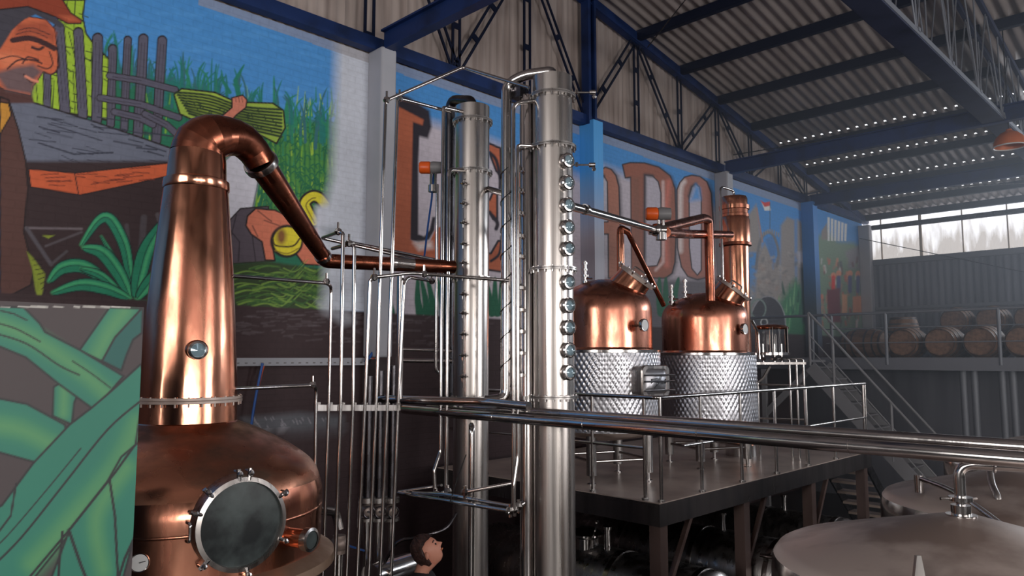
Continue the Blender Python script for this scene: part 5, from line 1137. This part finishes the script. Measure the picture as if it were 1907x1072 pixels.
# stair
ys0, ys1 = 14.6, 15.35; a = AY(1513, 676, 14.7); b = AY(1722, 912, 14.7)
sl = (b.z-a.z)/(b.x-a.x)
sx0, sz0 = a.x, ZM-.02
sx1 = sx0+(0.05-sz0)/sl
sr = thing('mezzanine_stair', 'grey steel stair descending to the right from the barrel mezzanine', 'stairs', (sx1, 15, 0))
for y in (ys0, ys1): part('stringer', MB().bar((sx0, y, sz0-.12), (sx1, y, .03), .04, .24), 'stair_paint', sr)
nt_ = 14
for k in range(nt_):
    t = (k+.6)/nt_; part('tread', MB().box((sx0+(sx1-sx0)*t, (ys0+ys1)/2, sz0+(0-sz0)*t), (.24, ys1-ys0-.04, .03)), 'stair_paint', sr)
part('landing', MB().box((sx0-.55, (ys0+ys1)/2, ZM-.03), (1.1, ys1-ys0, .05)), 'stair_paint', sr)
for y in (ys0, ys1):
    for dz, r in ((.95, .024), (.5, .014), (.25, .012)):
        if y == ys1 and dz < .9: continue
        part('stair_rail', MB().tube([(sx0, y, sz0+dz), (sx1, y, .03+dz)], r, 8), 'stair_paint', sr)
for t in (0, .17, .55, .92):
    p = Vector((sx0+(sx1-sx0)*t, ys0, sz0*(1-t))); part('stair_post', MB().cyl(p-Vector((0, 0, .1)), p+Vector((0, 0, .95)), .026, n=8), 'stair_paint', sr)
part('landing_brace', MB().bar((sx0-.05, ys0+.1, ZM-.2), (sx0-1.0, ys0+.1, ZM-1.1), .06, .12), 'stair_paint', sr)
part('landing_post', MB().box((sx0-1.02, ys0+.1, (ZM-.2)/2), (.09, .09, ZM-.2)), 'stair_paint', sr)
# barrels
def barrel_proto(loc, rot, label):
    t = thing('barrel', label, 'barrel', (0, 0, 0), 'oak barrels on the mezzanine'); R = .325; L = .9
    pr = [(.245+(R-.245)*math.sin(math.pi*(k/12))**.8, -L/2+L*k/12) for k in range(13)]
    part('staves', MB().lathe((0, 0, 0), pr, 28, (0, 1, 0)), 'oak', t)
    for s in (-1, 1): part('head', MB().disc((0, s*(L/2-.03), 0), (0, s, 0), .25, 28), 'oak', t)
    m = MB()
    for y in (-.42, -.3, -.14, .14, .3, .42):
        k = (y+L/2)/L; r = .245+(R-.245)*math.sin(math.pi*k)**.8+.004; m.lathe((0, y, 0), [(r-.006, -.02), (r, -.02), (r, .02), (r-.006, .02)], 28, (0, 1, 0))
    part('hoops', m, 'hoop', t); t.location = loc; t.rotation_euler = rot; return t
bx0 = AY(1685, 640, 16.05).x; proto = None
ords = ['first', 'second', 'third', 'fourth', 'fifth', 'sixth', 'seventh', 'eighth', 'ninth', 'tenth']
for k in range(7):
    loc = (bx0+.665*k, 16.3, ZM+.33); lb = ords[k]+' oak barrel from the left in the front row behind the handrail'
    if proto is None: proto = barrel_proto(loc, (0, 0, 0), lb)
    else: copy_tree(proto, loc, lb)
for row, z in ((0, ZM+.33), (1, ZM+.85)):
    for k in range(7):
        if row == 0 and k > 3: continue
        loc = (bx0+.25+.7*k, 19.0, z); copy_tree(proto, loc, ords[k]+' oak barrel from the left in the '+('lower' if row == 0 else 'upper')+' layer of the rear stack')
part_ = copy_tree(proto, (AY(1612, 640, 16.6).x, 16.6, ZM+.33), 'oak barrel turned sideways at the left end, nearer the wall'); part_.rotation_euler = (0, 0, math.radians(78))
part_ = copy_tree(proto, (AY(1612, 640, 16.6).x+.55, 17.3, ZM+.45), 'oak barrel standing upright just left of the front row'); part_.rotation_euler = (math.pi/2, 0, 0)

# ------------------------------------------------------------------ cable tray and cables on the mural wall
t = thing('cable_tray', 'white perforated cable tray fixed low on the dark wall between still and pipe bank', 'tray', AX(560, 680, XW+.1))
p0, p1 = AX(400, 677, XW+.08), AX(697, 670, XW+.08)
part('channel', MB().box(((p0+p1)/2), (.1, abs(p1.y-p0.y), .09)), 'plaster_white', t)
m = MB()
for k in range(22):
    y = p0.y+(p1.y-p0.y)*(k+.5)/22; m.box((XW+.133, y, p0.z+.005), (.004, .03, .015))
part('slots', m, 'grey_plastic', t)
m = MB().tube(bend([AX(489, 676, XW+.16), AX(484, 700, XW+.16), AX(476, 740, XW+.16), AX(468, 790, XW+.16), AX(462, 860, XW+.16)], .2), .015, 8); solo('cable', m, 'cable_blue', 'blue cable hanging down from the cable tray behind the still', 'cable')
m = MB().tube(bend([AX(492, 676, XW+.1), AX(486, 695, XW+.11), AX(480, 720, XW+.11)], .2), .018, 8); solo('cable', m, 'cable_orange', 'short orange cable leaving the underside of the cable tray', 'cable')
m = MB().tube(bend([AX(693, 670, XW+.12), AX(702, 650, XW+.12), AX(712, 590, XW+.12), AX(724, 530, XW+.12), AX(733, 490, XW+.12)], .3), .024, 8); solo('cable', m, 'cable_orange', 'orange cable climbing the wall behind the slender pipes', 'cable')
m = MB().tube(bend([AX(680, 674, XW+.2), AX(696, 655, XW+.2), AX(712, 620, XW+.2), AX(722, 598, XW+.2)], .3), .02, 8); solo('cable', m, 'cable_blue', 'blue cable curving up from the tray end behind the slender pipes', 'cable')
m = MB().tube([W(808, 322, 6.5), W(804, 370, 6.6), W(797, 420, 6.7), W(790, 480, 6.8)], .009, 6); solo('cable', m, 'cable_blue', 'thin blue cable dropping from the orange valve motor at left', 'cable')

# ------------------------------------------------------------------ person looking up
def person():
    hp_ = W(797, 1024, 5.8); base = Vector((hp_.x, hp_.y, 0)); base -= right*.05
    f = right.copy(); s = Vector((-f.y, f.x, 0)); H = hp_.z
    t = thing('person', 'person with short dark hair in a black top, head tilted back beside the column', 'person', base)
    zs_ = H-.235     # shoulder height
    def P(a, b, c): return base+f*a+s*b+Vector((0, 0, c))
    verts = {'pelvis': (P(0, 0, .95), .15), 'waist': (P(0, 0, 1.12), .13), 'chest': (P(.01, 0, 1.3), .16), 'upper': (P(0, 0, zs_), .12), 'neckb': (P(.0, 0, zs_+.09), .072)}
    edges = [('pelvis', 'waist'), ('waist', 'chest'), ('chest', 'upper'), ('upper', 'neckb')]
    for n_, b in (('l', 1), ('r', -1)):
        verts['sh'+n_] = (P(0, b*.18, zs_-.01), .075); verts['el'+n_] = (P(-.02, b*.25, 1.13), .05); verts['wr'+n_] = (P(.1, b*.24, .9), .035)
        verts['hip'+n_] = (P(0, b*.1, .88), .1); verts['kn'+n_] = (P(.02, b*.11, .48), .065); verts['an'+n_] = (P(-.02, b*.11, .1), .045)
        edges += [('upper', 'sh'+n_), ('sh'+n_, 'el'+n_), ('el'+n_, 'wr'+n_), ('pelvis', 'hip'+n_), ('hip'+n_, 'kn'+n_), ('kn'+n_, 'an'+n_)]
    def skin(name, vs, es, mat, root):
        keys = list(vs); me = bpy.data.meshes.new(name); me.from_pydata([tuple(vs[k][0]-base) for k in keys], [(keys.index(a), keys.index(b)) for a, b in es], [])
        o = bpy.data.objects.new(name, me); COL.objects.link(o); o.parent = t; me.materials.append(M[mat])
        md = o.modifiers.new('skin', 'SKIN'); me_s = me.skin_vertices[0].data if me.skin_vertices else None
        if me_s is None:
            bm = bmesh.new(); bm.from_mesh(me); bm.verts.layers.skin.verify(); bm.to_mesh(me); bm.free(); me_s = me.skin_vertices[0].data
        for i, k in enumerate(keys): me_s[i].radius = (vs[k][1],)*2; me_s[i].use_root = (k == root)
        md.use_smooth_shade = True; sb = o.modifiers.new('sub', 'SUBSURF'); sb.levels = 2; sb.render_levels = 2; return o
    skin('body', verts, edges, 'dark_cloth', 'pelvis')
    for b in (1, -1):
        part('shoe', MB().ball(P(.05, b*.11, .045), .13, 12, (.9, .9, .34)), 'black', t)
        hand = {'w': (P(.1, b*.24, .9), .03), 'p': (P(.125, b*.24, .85), .032), 'k': (P(.14, b*.24, .81), .03)}
        he = [('w', 'p'), ('p', 'k')]
        for i in range(4):
            o_ = (i-1.5)*.018; hand['f%d' % i] = (P(.14+o_, b*.24, .79), .0095); hand['g%d' % i] = (P(.145+o_, b*.235, .765), .009); hand['h%d' % i] = (P(.14+o_, b*.225, .74+abs(i-1.5)*.006), .008); he += [('k', 'f%d' % i), ('f%d' % i, 'g%d' % i), ('g%d' % i, 'h%d' % i)]
        hand['t'] = (P(.155, b*.23, .84), .011); hand['u'] = (P(.175, b*.22, .81), .009); he += [('p', 't'), ('t', 'u')]
        skin('hand', hand, he, 'skin', 'w')
    # head, local frame: F forward, U up, tilted back
    tl = math.radians(40); Fh = f*math.cos(tl)+Vector((0, 0, 1))*math.sin(tl); Uh = -f*math.sin(tl)+Vector((0, 0, 1))*math.cos(tl); Sh = Fh.cross(Uh)*-1
    hc = Vector((hp_.x, hp_.y, H-.005)); C = lambda a, b, c: hc+Fh*a+Sh*b+Uh*c
    m = MB().tube([P(.0, 0, zs_+.04), P(.012, 0, zs_+.1), C(-.02, 0, -.06)], [.062, .055, .06], 20); part('neck', m, 'skin', t)
    rows = []
    N, K = 36, 40
    for i in range(N+1):
        ph = math.pi*i/N; row = []
        for j in range(K):
            th = 2*math.pi*j/K; x_, y_, z_ = math.cos(th)*math.sin(ph), math.sin(th)*math.sin(ph), -math.cos(ph)
            X_, Y_, Z_ = x_*.098, y_*.076, z_*.118
            if z_ < 0:
                Y_ *= 1-.28*(-z_); X_ *= 1-.1*(-z_) if x_ > 0 else 1-.35*(-z_)
                if x_ > 0: X_ += .016*max(0, -z_)**2
            fx = max(0, x_)
            nose = math.exp(-(y_/.16)**2)*max(0, 1-abs(z_+.13)/.2)*fx; X_ += .03*nose*(1.25 if z_ < -.1 else .9)
            X_ -= .012*math.exp(-((abs(y_)-.36)/.15)**2)*math.exp(-((z_-.06)/.12)**2)*fx
            X_ += .007*math.exp(-(y_/.3)**2)*math.exp(-((z_+.48)/.08)**2)*fx
            X_ += .008*math.exp(-(y_/.22)**2)*math.exp(-((z_+.83)/.12)**2)*fx
            row.append(C(X_, Y_, Z_))
        rows.append(row)
    m = MB(); m.grid(rows); hd0 = part('head', m, 'skin', t)
    for b in (1, -1):
        part('ear', MB().ball(C(-.012, b*.078, -.012), .028, 10, (.9, .5, 1.1)), 'skin', hd0)
        part('eye', MB().ball(C(.0835, b*.029, .006), .0085, 10), 'black', hd0)
        part('brow', MB().tube([C(.088, b*.012, .03), C(.088, b*.03, .036), C(.078, b*.047, .03)], .004, 6), 'hair', hd0)
    part('mouth', MB().tube([C(.088, -.02, -.058), C(.097, 0, -.056), C(.088, .02, -.058)], .0045, 6), 'lamp_orange', hd0)
    rows = []
    for i in range(15):
        ph = math.pi*(.0+i/14*.74); row = []
        for j in range(40):
            th = 2*math.pi*j/40; x_, y_, z_ = math.cos(th)*math.sin(ph), math.sin(th)*math.sin(ph), math.cos(ph)
            cut = .5 if x_ > .5 else (.3+.35*(x_+.1) if x_ > -.1 else -1)
            zz = max(z_, cut) if x_ > -.1 else z_
            wob = 1+.035*math.sin(9*th+3*ph)+.02*math.sin(17*th)
            row.append(C((x_*.114-.008)*wob, y_*.09*wob, max(z_, cut)*.134*wob+.006))
        rows.append(row)
    m = MB(); m.grid(rows); part('hair', m, 'hair', t)
person()
# ------------------------------------------------------------------ haze
hz = solo('haze', MB().box((-.2, 16.2, 4.4), (15.2, 13.2, 8.6)), None, 'thin pale haze hanging in the far half of the hall', 'haze', kind='stuff')
mh = bpy.data.materials.new('haze'); mh.use_nodes = True; nt = mh.node_tree; nt.nodes.clear()
o_ = nt.nodes.new('ShaderNodeOutputMaterial'); vs = nt.nodes.new('ShaderNodeVolumeScatter'); vs.inputs['Color'].default_value = (.8, .88, 1, 1); vs.inputs['Density'].default_value = .027; vs.inputs['Anisotropy'].default_value = .3
nt.links.new(vs.outputs[0], o_.inputs['Volume']); hz.data.materials.append(mh)
